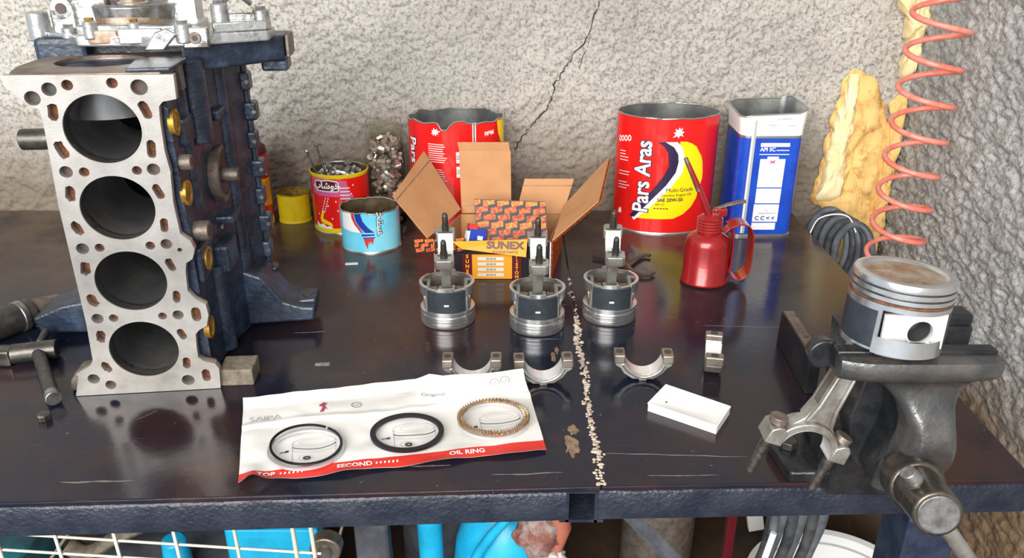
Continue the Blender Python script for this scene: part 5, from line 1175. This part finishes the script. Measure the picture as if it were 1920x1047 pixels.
MB().cyl((-.122, .95, -.303), (-.1224, .95, -.280), .0192, .0196, 28).build('worn_top', 'alu_dull', o, 40)
o = under('blue_jug', 'blue plastic jug with an arched handle under the middle of the bench', 'jug', MB().lathe([(0, SH + .001), (.075, SH + .001), (.082, SH + .01), (.083, -.45), (.075, -.38), (.055, -.325), (.03, -.30), (0, -.298)], 48, T(-.010, .98, 0)), 'cyan_paint', 0)
MB().tube(smooth_path([(-.062, .915, -.42), (-.052, .912, -.36), (-.030, .908, -.315), (-.008, .905, -.282), (.004, .92, -.27), (.006, .95, -.285)], 5), .0075, 10).build('handle', 'cyan_paint', o, 60)
under('grey_tank', 'grey metal tank standing behind the blue pipe and jug', 'tank', MB().lathe([(0, SH + .001), (.085, SH + .001), (.09, SH + .01), (.09, -.37), (.06, -.345), (0, -.342)], 40, T(-.100, 1.13, 0)), 'grey_paint', 0)
def rag(name, label, cx_, cy_, cz_, rx_, ry_, rz_, mat, sd):
    mb = MB(); nu_, nv_ = 40, 24; vs = []
    for j in range(nv_ + 1):
        th = PI * j / nv_
        for i in range(nu_):
            a = 2 * PI * i / nu_; d = Vector((math.sin(th) * math.cos(a), math.sin(th) * math.sin(a), math.cos(th)))
            k = 1 + .35 * noise.noise(d * 2.2 + Vector((sd, 0, 0))) + .16 * noise.noise(d * 6 + Vector((0, sd, 0))) ; vs.append((cx_ + rx_ * d.x * k, cy_ + ry_ * d.y * k, cz_ + rz_ * d.z * k))
    fs = [(j * nu_ + i, j * nu_ + (i + 1) % nu_, (j + 1) * nu_ + (i + 1) % nu_, (j + 1) * nu_ + i) for j in range(nv_) for i in range(nu_)]
    mb.add(vs, fs); o = mb.build(name, mat, None, 70); tag(o, label, 'rag'); return o
rag('rag', 'maroon and grey patterned rag stuffed under the bench next to the jug', .036, .868, -.270, .032, .026, .040, 'cloth_brown', 3)
rag('rag', 'dirty white rag tucked beneath the maroon patterned rag', .050, .868, -.318, .022, .020, .018, 'cloth_white', 7)
o = under('brown_tube', 'reddish brown plastic tube beside the patterned rag', 'tube', MB().tube([(.062, .86, -.215), (.066, .865, -.26), (.060, .87, -.30)], [.013, .014, .010], 14), 'brown_tube', 0)
under('grey_drum', 'dull grey sheet metal drum standing behind the brace', 'drum', MB().lathe([(0, SH + .001), (.06, SH + .001), (.062, SH + .006), (.062, -.31), (.058, -.305), (0, -.305)], 40, T(.255, 1.13, 0)), 'worn_iron', 0)
under('red_post', 'thin dark red post standing left of the grey hoses', 'post', MB().box((.305, .90, (SH - .2) / 2), (.012, .012, -.2 - SH)), 'print_maroon', .001)
t = thing('hose_bundle', 'bundle of grey hoses hanging under the bench left of the basin', 'hose')
for k in range(6):
    x0 = .318 + k * .0125; pts = smooth_path([(x0, .80 + .008 * (k % 3), -.05), (x0 + .003, .80, -.17), (x0 + .004 - .006 * (k % 2), .81, -.25), (x0 - .008, .83, -.33), (x0 - .03, .86, -.40)], 6)
    MB().tube(pts, .0072, 10).build('hose', 'hose_grey' if k % 2 else 'rubber', t, 60)
MB().tube([(.316, .775, -.19), (.308, .770, -.225)], .004, 8).build('connector', 'white_enamel', t, 60); MB().tube([(.3165, .785, -.11), (.3185, .783, -.22)], .0055, 8).build('plug_cable', 'grey_paint', t, 60)
t = thing('basin', 'white enamel basin standing under the bench by the right leg', 'basin', (.518, .985, SH + .001), 0)
MB().lathe([(0, 0), (.095, 0), (.118, .05), (.135, .098), (.144, .101), (.143, .105), (.132, .103), (.113, .052), (.09, .006), (0, .006)], 72).build('bowl', 'white_enamel', t, 50)
MB().lathe([(.1255, .086), (.1262, .088), (.1268, .090)], 72).build('rim_line', 'print_grey', t, 60)
o = under('white_board', 'narrow white board leaning behind the basin', 'board', MB().box((0, 0, .17), (.030, .012, .34)), 'white_enamel', .001); o.location = (.47, 1.24, SH + .006); o.rotation_euler = (0, math.radians(-12), 0)
